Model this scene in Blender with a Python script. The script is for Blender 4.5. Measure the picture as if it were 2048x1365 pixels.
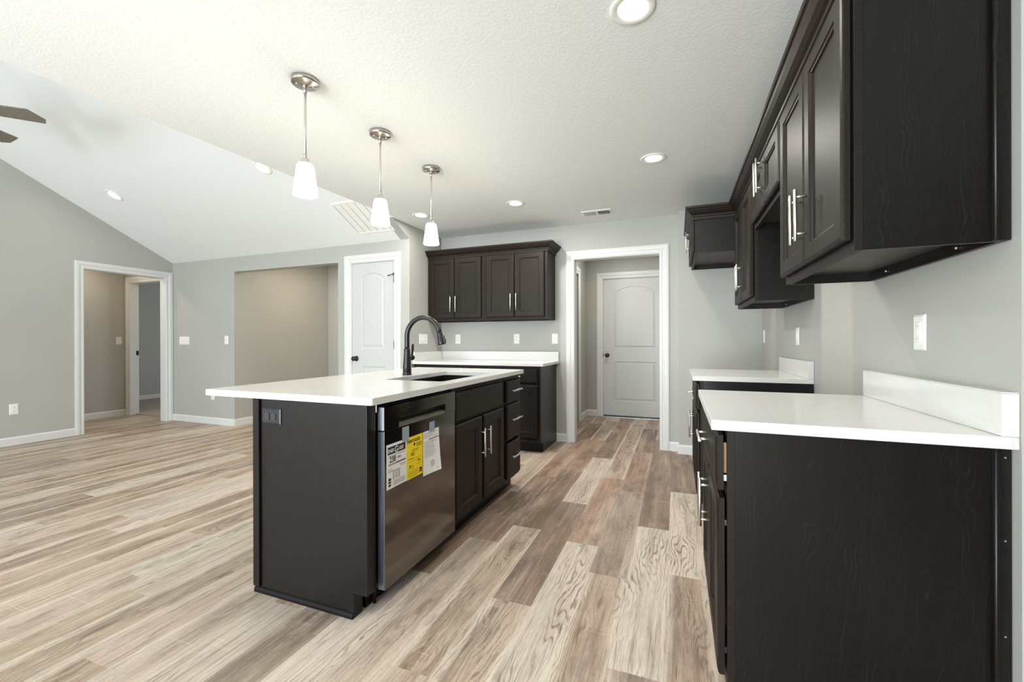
import bpy, bmesh, math, random
from mathutils import Vector, Matrix

for o in list(bpy.data.objects):
    bpy.data.objects.remove(o, do_unlink=True)
SC = bpy.context.scene
COL = SC.collection
PI = math.pi
rad = math.radians


def lin(r, g, b):
    f = lambda c: (c / 255 / 12.92) if c / 255 <= 0.04045 else ((c / 255 + 0.055) / 1.055) ** 2.4
    return (f(r), f(g), f(b), 1.0)


# ------------------------------------------------------------------ camera
CAM_H = 1.144
yaw, pit, rol = rad(21.1588), rad(-0.0468), rad(0.1533)
fwd = Vector((-math.sin(yaw) * math.cos(pit), math.cos(yaw) * math.cos(pit), math.sin(pit)))
rgt0 = Vector((math.cos(yaw), math.sin(yaw), 0))
up0 = rgt0.cross(fwd)
rgt = rgt0 * math.cos(rol) - up0 * math.sin(rol)
upv = rgt0 * math.sin(rol) + up0 * math.cos(rol)
cam = bpy.data.cameras.new('camera')
cam.sensor_width = 36.0
cam.lens = 854.3809 / 2048 * 36.0
cam.clip_start = 0.02
cam.clip_end = 200
camo = bpy.data.objects.new('camera', cam)
COL.objects.link(camo)
M4 = Matrix((rgt, upv, -fwd)).transposed().to_4x4()
M4.translation = Vector((0, 0, CAM_H))
camo.matrix_world = M4
SC.camera = camo

# ------------------------------------------------------------------ world, light, exposure
SC.view_settings.view_transform = 'Standard'
SC.view_settings.look = 'None'
SC.view_settings.gamma = 1.0
SC.view_settings.use_curve_mapping = False
SC.view_settings.exposure = 0.14
try:
    SC.cycles.use_denoising = True
    SC.cycles.max_bounces = 12
    SC.cycles.diffuse_bounces = 8
    SC.cycles.glossy_bounces = 4
    SC.cycles.sample_clamp_indirect = 6.0
    SC.cycles.caustics_reflective = False
    SC.cycles.caustics_refractive = False
except Exception:
    pass
world = bpy.data.worlds.new('overcast_sky')
SC.world = world
world.use_nodes = True
bg = world.node_tree.nodes['Background']
bg.inputs['Color'].default_value = (0.80, 0.90, 1.0, 1)
bg.inputs['Strength'].default_value = 1.2


def area(name, loc, target, sx, sy, power, color, spread=180):
    l = bpy.data.lights.new(name, 'AREA')
    l.shape = 'RECTANGLE'
    l.size, l.size_y = sx, sy
    l.energy = power
    l.color = color
    l.spread = rad(spread)
    o = bpy.data.objects.new(name, l)
    COL.objects.link(o)
    o.location = loc
    d = Vector(target) - Vector(loc)
    o.rotation_euler = d.to_track_quat('-Z', 'Y').to_euler()
    return o


DAY = (0.90, 0.985, 1.04)
WARM = (1.0, 0.80, 0.58)
# daylight entering by the glazed openings behind and beside the camera, plus an added ceiling fill
area('daylight_dining_doors', (-1.5, -3.1, 1.1), (-1.5, 0, 1.1), 2.6, 2.0, 172, DAY)
area('added_ceiling_fill', (-1.4, -4.2, 0.05), (-0.9, -1.0, 2.2), 3.0, 1.6, 270, (0.95, 0.99, 1.0))  # added unseen lamp, low outside and aimed up to brighten the ceiling
area('daylight_living_windows', (-4.9, -3.1, 1.4), (-4.9, 0, 1.3), 3.4, 1.7, 148, DAY)
# ceiling lamps of the passages one cannot see the fittings of
area('passage_lamp', (-0.75, 5.6, 2.42), (-0.75, 5.6, 0), 0.16, 0.16, 10.5, (1.0, 0.93, 0.84))
area('hallway_lamp', (-4.7, 4.85, 2.42), (-4.7, 4.85, 0), 0.16, 0.16, 13, WARM)
area('corridor_lamp', (-7.5, 3.3, 2.42), (-7.5, 3.3, 0), 0.16, 0.16, 8, WARM)
area('bedroom_daylight', (-6.6, 6.9, 1.4), (-8.2, 4.5, 1.0), 1.0, 1.2, 24, (0.92, 0.96, 1.0))

# ------------------------------------------------------------------ node helpers
MATS = {}


def newmat(name):
    m = bpy.data.materials.new(name)
    m.use_nodes = True
    nt = m.node_tree
    b = nt.nodes['Principled BSDF']
    MATS[name] = m
    return m, nt, b


def N(nt, t, **kw):
    n = nt.nodes.new(t)
    for k, v in kw.items():
        setattr(n, k, v)
    return n


def L(nt, a, b):
    nt.links.new(a, b)


def math_node(nt, op, a, b=None, c=None):
    n = N(nt, 'ShaderNodeMath', operation=op)
    for i, x in enumerate((a, b, c)):
        if x is None:
            continue
        if isinstance(x, (int, float)):
            n.inputs[i].default_value = x
        else:
            L(nt, x, n.inputs[i])
    return n.outputs[0]


def ramp(nt, fac, stops):
    r = N(nt, 'ShaderNodeValToRGB')
    L(nt, fac, r.inputs[0])
    e = r.color_ramp.elements
    e[0].position, e[0].color = stops[0]
    e[1].position, e[1].color = stops[-1]
    for p, c in stops[1:-1]:
        x = e.new(p)
        x.color = c
    return r.outputs[0]


def g(v):
    return (v, v, v, 1)


def pos_vec(nt, scale):
    ge = N(nt, 'ShaderNodeNewGeometry')
    mp = N(nt, 'ShaderNodeMapping')
    mp.inputs['Scale'].default_value = scale
    L(nt, ge.outputs['Position'], mp.inputs['Vector'])
    return mp.outputs[0]


def noise(nt, vec, scale=1.0, detail=4, rough=0.5, dist=0.0):
    n = N(nt, 'ShaderNodeTexNoise')
    n.inputs['Scale'].default_value = scale
    n.inputs['Detail'].default_value = detail
    n.inputs['Roughness'].default_value = rough
    n.inputs['Distortion'].default_value = dist
    if vec is not None:
        L(nt, vec, n.inputs['Vector'])
    return n.outputs['Fac']


def bump(nt, b, h, strength, dist=0.002):
    bn = N(nt, 'ShaderNodeBump')
    bn.inputs['Strength'].default_value = strength
    bn.inputs['Distance'].default_value = dist
    L(nt, h, bn.inputs['Height'])
    L(nt, bn.outputs[0], b.inputs['Normal'])


def mix(nt, fac, a, b, blend='MIX'):
    n = N(nt, 'ShaderNodeMix', data_type='RGBA', blend_type=blend)
    for sock, x in ((n.inputs[0], fac), (n.inputs[6], a), (n.inputs[7], b)):
        if isinstance(x, (int, float)):
            sock.default_value = x
        elif isinstance(x, tuple):
            sock.default_value = x
        else:
            L(nt, x, sock)
    return n.outputs[2]


def plain(name, col, rough=0.5, metal=0.0, spec=0.5, emit=None, estr=0, noise_amt=0.0):
    m, nt, b = newmat(name)
    b.inputs['Base Color'].default_value = col
    b.inputs['Roughness'].default_value = rough
    b.inputs['Metallic'].default_value = metal
    b.inputs['Specular IOR Level'].default_value = spec
    if emit:
        b.inputs['Emission Color'].default_value = emit
        b.inputs['Emission Strength'].default_value = estr
    if noise_amt:
        n = noise(nt, pos_vec(nt, (1, 1, 1)), 35, 3)
        hi = tuple(min(1, c * (1 + noise_amt)) for c in col[:3]) + (1,)
        lo = tuple(c * (1 - noise_amt) for c in col[:3]) + (1,)
        L(nt, ramp(nt, n, [(0.3, lo), (0.7, hi)]), b.inputs['Base Color'])
    return m


# walls: greige eggshell paint with roller texture
def paint(name, col, sc=220, st=0.06, rough=0.55):
    m, nt, b = newmat(name)
    v = pos_vec(nt, (1, 1, 1))
    n = noise(nt, v, 2.0, 3)
    lo = tuple(c * 0.985 for c in col[:3]) + (1,)
    hi = tuple(min(1, c * 1.015) for c in col[:3]) + (1,)
    L(nt, ramp(nt, n, [(0.35, lo), (0.65, hi)]), b.inputs['Base Color'])
    b.inputs['Roughness'].default_value = rough
    b.inputs['Specular IOR Level'].default_value = 0.3
    bump(nt, b, noise(nt, v, sc, 3), st, 0.001)
    return m


WALL = paint('greige_wall_paint', lin(180, 181, 176))
# ceiling: white knockdown texture
m, nt, b = newmat('textured_ceiling_paint')
b.inputs['Base Color'].default_value = lin(235, 240, 240)
b.inputs['Roughness'].default_value = 0.85
b.inputs['Specular IOR Level'].default_value = 0.2
v = pos_vec(nt, (1, 1, 1))
h = ramp(nt, noise(nt, v, 62, 4, 0.55, 0.6), [(0.42, g(0)), (0.60, g(1))])
bump(nt, b, h, 0.16, 0.003)
CEIL = m
m, nt, b = newmat('vault_ceiling_paint')
b.inputs['Base Color'].default_value = lin(235, 240, 240)
b.inputs['Roughness'].default_value = 0.85
b.inputs['Specular IOR Level'].default_value = 0.2
bump(nt, b, noise(nt, pos_vec(nt, (1, 1, 1)), 50, 4), 0.12, 0.002)
VAULT = m
TRIM = plain('white_trim_enamel', lin(222, 224, 223), 0.35, noise_amt=0.005)


def door_mat():
    m, nt, b = newmat('white_moulded_door_paint')
    b.inputs['Base Color'].default_value = lin(200, 202, 201)
    b.inputs['Roughness'].default_value = 0.4
    h = noise(nt, pos_vec(nt, (160, 160, 6)), 1.0, 4, 0.6)
    bump(nt, b, h, 0.12, 0.001)
    return m


DOORP = door_mat()


# espresso stained wood; grain runs along z (or along y when horiz)
def espresso(name, vertical=True, base=(0.0125, 0.0088, 0.0060), streak=(0.030, 0.023, 0.017), rough=0.47, amt=1.0, spec=0.22):
    m, nt, b = newmat(name)
    sc = (1, 1, 0.09) if vertical else (0.09, 0.09, 1)
    v = pos_vec(nt, sc)
    warp = noise(nt, pos_vec(nt, (5, 5, 2.2) if vertical else (2, 2, 5)), 1.0, 3, 0.5)
    ge = N(nt, 'ShaderNodeNewGeometry')
    sx = N(nt, 'ShaderNodeSeparateXYZ')
    L(nt, ge.outputs['Position'], sx.inputs[0])
    hor = math_node(nt, 'ADD', sx.outputs[0], sx.outputs[1]) if vertical else sx.outputs[2]
    ph = math_node(nt, 'ADD', math_node(nt, 'MULTIPLY', hor, 620), math_node(nt, 'MULTIPLY', warp, 130))
    rings = math_node(nt, 'SINE', ph)
    brk = noise(nt, v, 60, 5, 0.65)
    a = math_node(nt, 'MULTIPLY', ramp(nt, rings, [(0.70, g(0)), (0.98, g(1))]), ramp(nt, brk, [(0.44, g(0)), (0.64, g(1))]))
    fine = ramp(nt, noise(nt, v, 420, 3, 0.6), [(0.55, g(0)), (0.8, g(1))])
    fac = math_node(nt, 'MULTIPLY', math_node(nt, 'MAXIMUM', math_node(nt, 'MULTIPLY', a, 0.75), math_node(nt, 'MULTIPLY', fine, 0.45)), amt)
    L(nt, mix(nt, fac, base + (1,), streak + (1,)), b.inputs['Base Color'])
    b.inputs['Roughness'].default_value = rough
    b.inputs['Specular IOR Level'].default_value = spec
    bump(nt, b, math_node(nt, 'ADD', fine, a), 0.06, 0.0006)
    return m


WOOD = espresso('espresso_cabinet_wood')
WOODH = espresso('espresso_cabinet_wood_horizontal', False)
WOODD = espresso('espresso_panel_wood', True, (0.0040, 0.0034, 0.0030), (0.021, 0.0195, 0.0178), 0.34, 0.8, 0.36)
PANEL_BELOW = espresso('cabinet_underside_veneer', False, (0.045, 0.038, 0.031), (0.07, 0.06, 0.05), 0.4, 0.6)
TOE = plain('black_toe_kick', (0.004, 0.004, 0.0042, 1), 0.45, spec=0.2, noise_amt=0.2)
GAPB = plain('dark_cabinet_interior', (0.006, 0.005, 0.005, 1), 0.7)
RAWWOOD = plain('raw_plywood', lin(168, 138, 98), 0.6, noise_amt=0.1)


def quartz():
    m, nt, b = newmat('white_veined_quartz')
    v = pos_vec(nt, (1, 1, 1))
    n1 = noise(nt, v, 1.7, 5, 0.6, 1.2)
    d = math_node(nt, 'ABSOLUTE', math_node(nt, 'SUBTRACT', n1, 0.5))
    vein = ramp(nt, d, [(0.0, g(1)), (0.006, g(0.35)), (0.016, g(0))])
    mask = ramp(nt, noise(nt, v, 2.3, 2), [(0.5, g(0)), (0.62, g(1))])
    f = math_node(nt, 'MULTIPLY', math_node(nt, 'MULTIPLY', vein, mask), 0.16)
    base = mix(nt, noise(nt, v, 4, 3), lin(219, 219, 217), lin(225, 225, 223))
    L(nt, mix(nt, f, base, lin(168, 166, 162)), b.inputs['Base Color'])
    b.inputs['Roughness'].default_value = 0.16
    b.inputs['Specular IOR Level'].default_value = 0.5
    return m


QUARTZ = quartz()


def brushed(name, col, rough=0.3, along='y'):
    m, nt, b = newmat(name)
    b.inputs['Metallic'].default_value = 1.0
    b.inputs['Base Color'].default_value = col
    sc = {'y': (300, 4, 300), 'z': (300, 300, 4), 'x': (4, 300, 300)}[along]
    n = noise(nt, pos_vec(nt, sc), 1.0, 3)
    L(nt, ramp(nt, n, [(0.3, g(rough * 0.8)), (0.7, g(rough * 1.2))]), b.inputs['Roughness'])
    bump(nt, b, n, 0.03, 0.0005)
    return m


NICKEL = brushed('brushed_nickel', (0.66, 0.64, 0.60, 1), 0.30, 'z')
NICKELH = brushed('brushed_nickel_pull', (0.70, 0.68, 0.63, 1), 0.34, 'y')
CANOPY = brushed('brushed_nickel_canopy', (0.52, 0.49, 0.45, 1), 0.24, 'x')
STAIN = brushed('dark_stainless_steel', (0.185, 0.170, 0.156, 1), 0.12, 'y')
STAIND = brushed('stainless_door_edge', (0.16, 0.18, 0.21, 1), 0.4, 'z')
STAINL = brushed('stainless_edge', (0.62, 0.64, 0.66, 1), 0.35, 'z')
SINKM = brushed('sink_steel', (0.085, 0.078, 0.072, 1), 0.32, 'x')
BRONZE = plain('oil_rubbed_bronze', (0.011, 0.010, 0.0095, 1), 0.34, 0.0, 0.5, noise_amt=0.15)
BLACKPL = plain('black_plastic', (0.012, 0.013, 0.015, 1), 0.42, noise_amt=0.1)
BLACKPL2 = plain('black_outlet_face', (0.035, 0.037, 0.040, 1), 0.35, noise_amt=0.1)
WHITEPL = plain('white_plastic', lin(240, 240, 236), 0.35, noise_amt=0.004)
SLOTM = plain('outlet_slot', lin(60, 60, 58), 0.6)
SCREW = plain('zinc_screw', (0.7, 0.7, 0.68, 1), 0.35, 1.0)
HINGE = plain('dull_hinge_steel', (0.12, 0.12, 0.12, 1), 0.4, 1.0)
FANB = plain('grey_oak_fan_blade', lin(118, 114, 104), 0.5, noise_amt=0.12)
PAPERW = plain('white_label_paper', lin(238, 238, 236), 0.6, noise_amt=0.01)
PAPERY = plain('yellow_label_paper', lin(250, 220, 20), 0.55, noise_amt=0.01)
INK = plain('label_ink', (0.008, 0.008, 0.008, 1), 0.6)
INKG = plain('label_fine_print', lin(150, 150, 148), 0.6)
INKY = plain('yellow_label_fine_print', lin(165, 140, 25), 0.6)
TAPE = plain('blue_grey_tape', lin(150, 168, 182), 0.35)
CARPET = plain('beige_carpet', lin(178, 166, 154), 0.95, spec=0.1, noise_amt=0.15)
CAULK = plain('caulk', lin(225, 225, 222), 0.5)

LAMP = plain('lamp_lens', (1, 1, 1, 1), 0.5, emit=(1.0, 0.95, 0.86, 1), estr=5.0)
m, nt, b = newmat('opal_glass_shade')
b.inputs['Base Color'].default_value = (0.9, 0.9, 0.88, 1)
b.inputs['Roughness'].default_value = 0.25
b.inputs['Emission Color'].default_value = (1.0, 0.90, 0.74, 1)
b.inputs['Emission Strength'].default_value = 8.5
OPAL = m


# floor: every plank face carries its own tone, seed and local coordinates; the grain is procedural
def plank_mat():
    m, nt, b = newmat('weathered_oak_vinyl_plank')
    A_ = lambda n: N(nt, 'ShaderNodeAttribute', attribute_name=n)
    col = A_('plank_color').outputs['Color']
    seed = A_('plank_seed').outputs['Fac']
    grain = A_('plank_grain').outputs['Fac']
    edge = A_('plank_edge').outputs['Fac']
    dark = A_('plank_dark').outputs['Fac']
    uvn = A_('plank_uv')
    sx = N(nt, 'ShaderNodeSeparateXYZ')
    L(nt, uvn.outputs['Vector'], sx.inputs[0])
    U, V_ = sx.outputs[0], sx.outputs[1]
    mu = lambda a, c: math_node(nt, 'MULTIPLY', a, c)
    ad = lambda a, c: math_node(nt, 'ADD', a, c)
    sb = lambda a, c: math_node(nt, 'SUBTRACT', a, c)

    def vec(fx, fy, fs, u=U):
        c = N(nt, 'ShaderNodeCombineXYZ')
        L(nt, mu(u, fx), c.inputs[0])
        L(nt, mu(V_, fy), c.inputs[1])
        L(nt, mu(seed, fs), c.inputs[2])
        return c.outputs[0]
    st = lambda f, a, c: ramp(nt, f, [(a, g(0)), (c, g(1))]) if a < c else ramp(nt, f, [(c, g(1)), (a, g(0))])
    frac = lambda k: math_node(nt, 'FRACT', mu(seed, k))
    # two knots a plank, as bumps in the growth ring phase
    kn = None
    core = None
    for ku, kv, amp in ((37.31, 91.7, 1.0), (53.93, 17.9, 0.8)):
        du = mu(sb(U, ad(mu(frac(ku), 0.10), 0.04)), 30.0)
        dv = mu(sb(V_, mu(frac(kv), 1.22)), 6.5)
        d2 = ad(mu(du, du), mu(dv, dv))
        ex = mu(math_node(nt, 'EXPONENT', mu(d2, -1.0)), amp)
        kn = ex if kn is None else ad(kn, ex)
        ec = math_node(nt, 'EXPONENT', mu(d2, -7.0))
        core = ec if core is None else math_node(nt, 'MAXIMUM', core, ec)
    kn = mu(kn, edge)
    core = mu(core, edge)
    w1 = noise(nt, vec(9, 2.2, 50), 1, 2, 0.5)
    w2 = noise(nt, vec(40, 7, 31), 1, 3, 0.6)
    ph = ad(ad(mu(U, 330), mu(w1, 58)), ad(mu(w2, 7.5), mu(kn, 26)))
    rings = st(math_node(nt, 'SINE', ph), 0.15, 0.92)
    rmask = st(ad(mu(noise(nt, vec(11, 1.6, 77), 1, 3, 0.55), 0.85), mu(kn, 0.3)), 0.37, 0.53)
    rb = ad(mu(noise(nt, vec(150, 16, 19), 1, 3, 0.6), 1.0), 0.0)
    rings = mu(mu(rings, rmask), st(rb, 0.30, 0.55))
    streak = noise(nt, vec(85, 2.4, 60), 1, 8, 0.72, 0.15)
    fibre = noise(nt, vec(520, 11, 40), 1, 4, 0.65)
    cloud = noise(nt, vec(8, 2.0, 70), 1, 7, 0.68, 0.4)
    grit = noise(nt, vec(190, 60, 90), 1, 4, 0.7)
    band = noise(nt, vec(16, 0.8, 23), 1, 4, 0.6)
    # saw ticks across the grain
    saw = mu(st(noise(nt, vec(4, 150, 20), 1, 3, 0.6), 0.58, 0.68), st(noise(nt, vec(7, 3.5, 25), 1, 3), 0.56, 0.66))
    crack = st(noise(nt, vec(34, 1.5, 81), 1, 6, 0.62, 0.35), 0.325, 0.285)
    # light sapwood along the plank's long edges
    eu = math_node(nt, 'ABSOLUTE', sb(mu(U, 1 / 0.18), 0.5))
    eb = mu(st(ad(eu, mu(sb(w1, 0.5), 0.35)), 0.33, 0.44), edge)
    c = col
    c = mix(nt, mu(st(band, 0.50, 0.68), 0.40), c, lin(224, 210, 192))
    c = mix(nt, mu(st(band, 0.46, 0.30), 0.38), c, lin(140, 118, 98))
    c = mix(nt, mu(st(cloud, 0.52, 0.38), mu(dark, 0.75)), c, lin(104, 88, 76))
    c = mix(nt, mu(st(cloud, 0.56, 0.70), 0.35), c, lin(206, 186, 160))
    c = mix(nt, mu(eb, 0.75), c, lin(230, 216, 199))
    c = mix(nt, mu(st(streak, 0.50, 0.34), 0.55), c, lin(118, 97, 78))
    c = mix(nt, mu(st(streak, 0.55, 0.70), 0.30), c, lin(232, 220, 204))
    c = mix(nt, mu(mu(rings, grain), 0.78), c, lin(98, 80, 64))
    c = mix(nt, mu(st(fibre, 0.50, 0.34), 0.30), c, lin(88, 70, 55))
    c = mix(nt, mu(st(grit, 0.46, 0.32), mu(dark, 0.45)), c, lin(84, 70, 60))
    c = mix(nt, mu(saw, 0.35), c, lin(236, 226, 210))
    c = mix(nt, mu(core, 0.55), c, lin(92, 71, 53))
    c = mix(nt, mu(crack, 0.80), c, lin(70, 52, 38))
    L(nt, c, b.inputs['Base Color'])
    L(nt, ramp(nt, streak, [(0.3, g(0.46)), (0.7, g(0.36))]), b.inputs['Roughness'])
    b.inputs['Specular IOR Level'].default_value = 0.40
    bump(nt, b, ad(streak, mu(fibre, 0.4)), 0.10, 0.001)
    return m


FLOORM = plank_mat()

# ------------------------------------------------------------------ mesh helpers


class MB:
    """collects shapes into one mesh object"""

    def __init__(self):
        self.bm = bmesh.new()

    def box(self, x0, x1, y0, y1, z0, z1, bev=0.0, seg=1):
        x0, x1 = min(x0, x1), max(x0, x1)
        y0, y1 = min(y0, y1), max(y0, y1)
        z0, z1 = min(z0, z1), max(z0, z1)
        t = bmesh.new()
        vs = [t.verts.new(p) for p in ((x0, y0, z0), (x1, y0, z0), (x1, y1, z0), (x0, y1, z0), (x0, y0, z1), (x1, y0, z1), (x1, y1, z1), (x0, y1, z1))]
        for f in ((3, 2, 1, 0), (4, 5, 6, 7), (0, 1, 5, 4), (1, 2, 6, 5), (2, 3, 7, 6), (3, 0, 4, 7)):
            t.faces.new([vs[i] for i in f])
        if bev > 0:
            bmesh.ops.bevel(t, geom=t.edges[:], offset=bev, segments=seg, profile=0.5, affect='EDGES')
        self.merge(t)
        return self

    def merge(self, t, mat=None):
        me = bpy.data.meshes.new('tmp')
        t.to_mesh(me)
        t.free()
        if mat is not None:
            me.transform(mat)
        self.bm.from_mesh(me)
        bpy.data.meshes.remove(me)

    def poly_prism(self, pts, axis, a0, a1):
        """pts in the two other axes, extruded along axis from a0 to a1"""
        def mk(p, a):
            if axis == 'x':
                return (a, p[0], p[1])
            if axis == 'y':
                return (p[0], a, p[1])
            return (p[0], p[1], a)
        A = [self.bm.verts.new(mk(p, a0)) for p in pts]
        B = [self.bm.verts.new(mk(p, a1)) for p in pts]
        self.bm.faces.new(A)
        self.bm.faces.new(B[::-1])
        n = len(pts)
        for i in range(n):
            self.bm.faces.new((A[i], B[i], B[(i + 1) % n], A[(i + 1) % n]))
        return self

    def lathe(self, prof, mat=None, seg=32, cap=True):
        """prof: (radius, height) along local z"""
        t = bmesh.new()
        rings = []
        for r, z in prof:
            rings.append([t.verts.new((max(r, 1e-5) * math.cos(2 * PI * i / seg), max(r, 1e-5) * math.sin(2 * PI * i / seg), z)) for i in range(seg)])
        for a, b_ in zip(rings, rings[1:]):
            for i in range(seg):
                f = t.faces.new((a[i], a[(i + 1) % seg], b_[(i + 1) % seg], b_[i]))
                f.smooth = True
        if cap:
            t.faces.new(rings[0][::-1])
            t.faces.new(rings[-1])
        self.merge(t, mat)
        return self

    def cyl(self, p0, p1, r, seg=16):
        p0, p1 = Vector(p0), Vector(p1)
        d = p1 - p0
        q = d.to_track_quat('Z', 'Y').to_matrix().to_4x4()
        q.translation = p0
        e = min(0.0012, r * 0.3, d.length * 0.3)
        return self.lathe([(r - e, 0), (r, e), (r, d.length - e), (r - e, d.length)], q, seg)

    def tube(self, path, r, seg=16, radii=None):
        pts = [Vector(p) for p in path]
        rings = []
        prev = None
        for i, p in enumerate(pts):
            d = (pts[min(i + 1, len(pts) - 1)] - pts[max(i - 1, 0)]).normalized()
            if prev is None:
                ref = Vector((0, 1, 0)) if abs(d.y) < 0.9 else Vector((1, 0, 0))
                u = d.cross(ref).normalized()
            else:
                u = (prev - d * prev.dot(d)).normalized()
            prev = u
            w = d.cross(u)
            rr = radii[i] if radii else r
            rings.append([self.bm.verts.new(p + u * rr * math.cos(2 * PI * k / seg) + w * rr * math.sin(2 * PI * k / seg)) for k in range(seg)])
        for a, b_ in zip(rings, rings[1:]):
            for k in range(seg):
                f = self.bm.faces.new((a[k], a[(k + 1) % seg], b_[(k + 1) % seg], b_[k]))
                f.smooth = True
        self.bm.faces.new(rings[0][::-1])
        self.bm.faces.new(rings[-1])
        return self

    def rings(self, F, outlines, close_back=True):
        """outlines: list of (list of (u,v), depth n), bridged in turn; last one capped. F maps (u,v,n) to world"""
        rs = [[self.bm.verts.new(F(u, v, n)) for u, v in pts] for pts, n in outlines]
        k = len(rs[0])
        for a, b_ in zip(rs, rs[1:]):
            for i in range(k):
                self.bm.faces.new((a[i], a[(i + 1) % k], b_[(i + 1) % k], b_[i]))
        self.bm.faces.new(rs[-1])
        if close_back:
            self.bm.faces.new(rs[0][::-1])
        return self

    def build(self, name, mat, parent=None, smooth=False, bevel=0.0, recalc=True):
        if recalc:
            bmesh.ops.recalc_face_normals(self.bm, faces=self.bm.faces[:])
        me = bpy.data.meshes.new(name)
        self.bm.to_mesh(me)
        self.bm.free()
        me.materials.append(mat)
        if smooth:
            for p in me.polygons:
                p.use_smooth = True
        o = bpy.data.objects.new(name, me)
        COL.objects.link(o)
        if parent is not None:
            o.parent = parent
            bpy_mat = parent_world(parent)
            o.matrix_parent_inverse = bpy_mat.inverted()
        if bevel:
            md = o.modifiers.new('soft_edges', 'BEVEL')
            md.width = bevel
            md.segments = 2
            md.limit_method = 'ANGLE'
            md.angle_limit = rad(40)
        return o


WORLD_OF = {}


def parent_world(o):
    return WORLD_OF.get(o.name, Matrix())


def tag(o, label=None, cat=None, group=None, kind=None):
    if label:
        o['label'] = label
    if cat:
        o['category'] = cat
    if group:
        o['group'] = group
    if kind:
        o['kind'] = kind
    return o


def thing(name, label, cat, loc=(0, 0, 0), group=None):
    o = bpy.data.objects.new(name, None)
    o.empty_display_size = 0.05
    COL.objects.link(o)
    o.location = loc
    WORLD_OF[o.name] = Matrix.Translation(Vector(loc))
    return tag(o, label, cat, group)


def struct(o):
    return tag(o, kind='structure')


def copy_thing(root, delta, label, group=None):
    """copy of a thing with its parts and their parts, moved by delta (world)"""
    r = root.copy()
    COL.objects.link(r)
    r.location = Vector(root.location) + Vector(delta)
    r['label'] = label
    if group:
        r['group'] = group

    def rec(src, dst):
        for ch in [c for c in bpy.data.objects if c.parent == src]:
            c = ch.copy()
            COL.objects.link(c)
            inv = ch.matrix_parent_inverse.copy()
            c.parent = dst
            c.matrix_parent_inverse = inv
            rec(ch, c)
    rec(root, r)
    return r


def frame(origin, u, n, v=(0, 0, 1)):
    O, U, V_, Nn = Vector(origin), Vector(u), Vector(v), Vector(n)
    return lambda a, b_, c: O + U * a + V_ * b_ + Nn * c


def rect(w, h, i):
    return [(i, i), (w - i, i), (w - i, h - i), (i, h - i)]


def shaker_front(F, w, h, t=0.020, stile=0.058):
    mb = MB()
    mb.rings(F, [(rect(w, h, 0), 0.0), (rect(w, h, 0), t - 0.007), (rect(w, h, 0.003), t - 0.003), (rect(w, h, 0.011), t), (rect(w, h, stile), t),
                 (rect(w, h, stile + 0.002), t - 0.004), (rect(w, h, stile + 0.008), t - 0.006), (rect(w, h, stile + 0.010), t - 0.012)])
    return mb


def slab_front(F, w, h, t=0.020):
    mb = MB()
    mb.rings(F, [(rect(w, h, 0), 0.0), (rect(w, h, 0), t - 0.008), (rect(w, h, 0.003), t - 0.003), (rect(w, h, 0.013), t)])
    return mb


def pull(F, u, v, vertical=True, ln=0.18, cc=0.128, so=0.032, t=0.020):
    """bar pull centred at (u,v) on a front of thickness t"""
    mb = MB()
    du, dv = (0, 1) if vertical else (1, 0)
    mb.cyl(F(u - du * ln / 2, v - dv * ln / 2, t + so), F(u + du * ln / 2, v + dv * ln / 2, t + so), 0.006)
    for s in (-1, 1):
        mb.cyl(F(u + s * du * cc / 2, v + s * dv * cc / 2, t - 0.001), F(u + s * du * cc / 2, v + s * dv * cc / 2, t + so), 0.0045, 12)
    return mb


def add_door(parent, F0, u0, u1, v0, v1, pu=None, pv=None, vertical=True, slab=False, name=None):
    F = lambda a, b_, c: F0(u0 + a, v0 + b_, c)
    w, h = u1 - u0, v1 - v0
    nm = name or ('drawer' if slab else 'door')
    mb = slab_front(F, w, h) if slab else shaker_front(F, w, h)
    d = mb.build(nm, WOODH if slab else WOOD, parent)
    if pu is not None:
        pull(F0, pu, pv, vertical).build('handle', NICKELH, d)
    return d


# ------------------------------------------------------------------ measured planes
XL, XP, XW = -6.86, -2.781, 0.746
Y1, Y2, YJ = 4.024, 4.721, 4.62
ZC, ZV, SL = 2.44, 2.283, 0.505
YR = 1.22
ZR = ZV + SL * (Y1 - YR)
REAR = -3.0
XE = 4.0
XA, XB = -5.575, -3.79
DH = 2.05
TH = 0.115

# ------------------------------------------------------------------ floor
random.seed(11)
TONES = {'cream': (226, 211, 195), 'tan': (197, 175, 153), 'brown': (160, 135, 118), 'grey': (179, 161, 147), 'red': (180, 148, 127), 'pale': (209, 189, 171)}
fixed = {0: [(0.52, 'tan'), (1.735, 'brown'), (2.95, 'cream'), (4.15, 'brown')],
         -1: [(0.03, 'pale'), (1.25, 'tan'), (2.47, 'brown'), (3.69, 'red')],
         1: [(-0.06, 'tan'), (1.155, 'cream'), (2.375, 'red'), (3.59, 'tan')],
         2: [(0.88, 'tan'), (2.1, 'grey'), (3.32, 'red'), (4.54, 'brown')],
         3: [(0.29, 'grey'), (1.5, 'cream'), (2.71, 'brown'), (3.93, 'brown')],
         4: [(1.0, 'tan'), (2.21, 'cream'), (3.43, 'brown')],
         -2: [(1.01, 'pale'), (2.225, 'brown'), (3.44, 'red')],
         -5: [(0.15, 'cream'), (1.37, 'tan'), (2.59, 'brown')],
         -10: [(0.06, 'pale'), (1.28, 'cream'), (2.5, 'tan')],
         -15: [(0.47, 'tan'), (1.685, 'cream'), (2.9, 'grey')],
         -17: [(0.21, 'cream'), (1.43, 'tan'), (2.65, 'grey')],
         -7: [(-0.34, 'tan'), (0.88, 'pale'), (2.1, 'tan')]}
PW, PL = 0.18, 1.22
bmf = bmesh.new()
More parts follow.
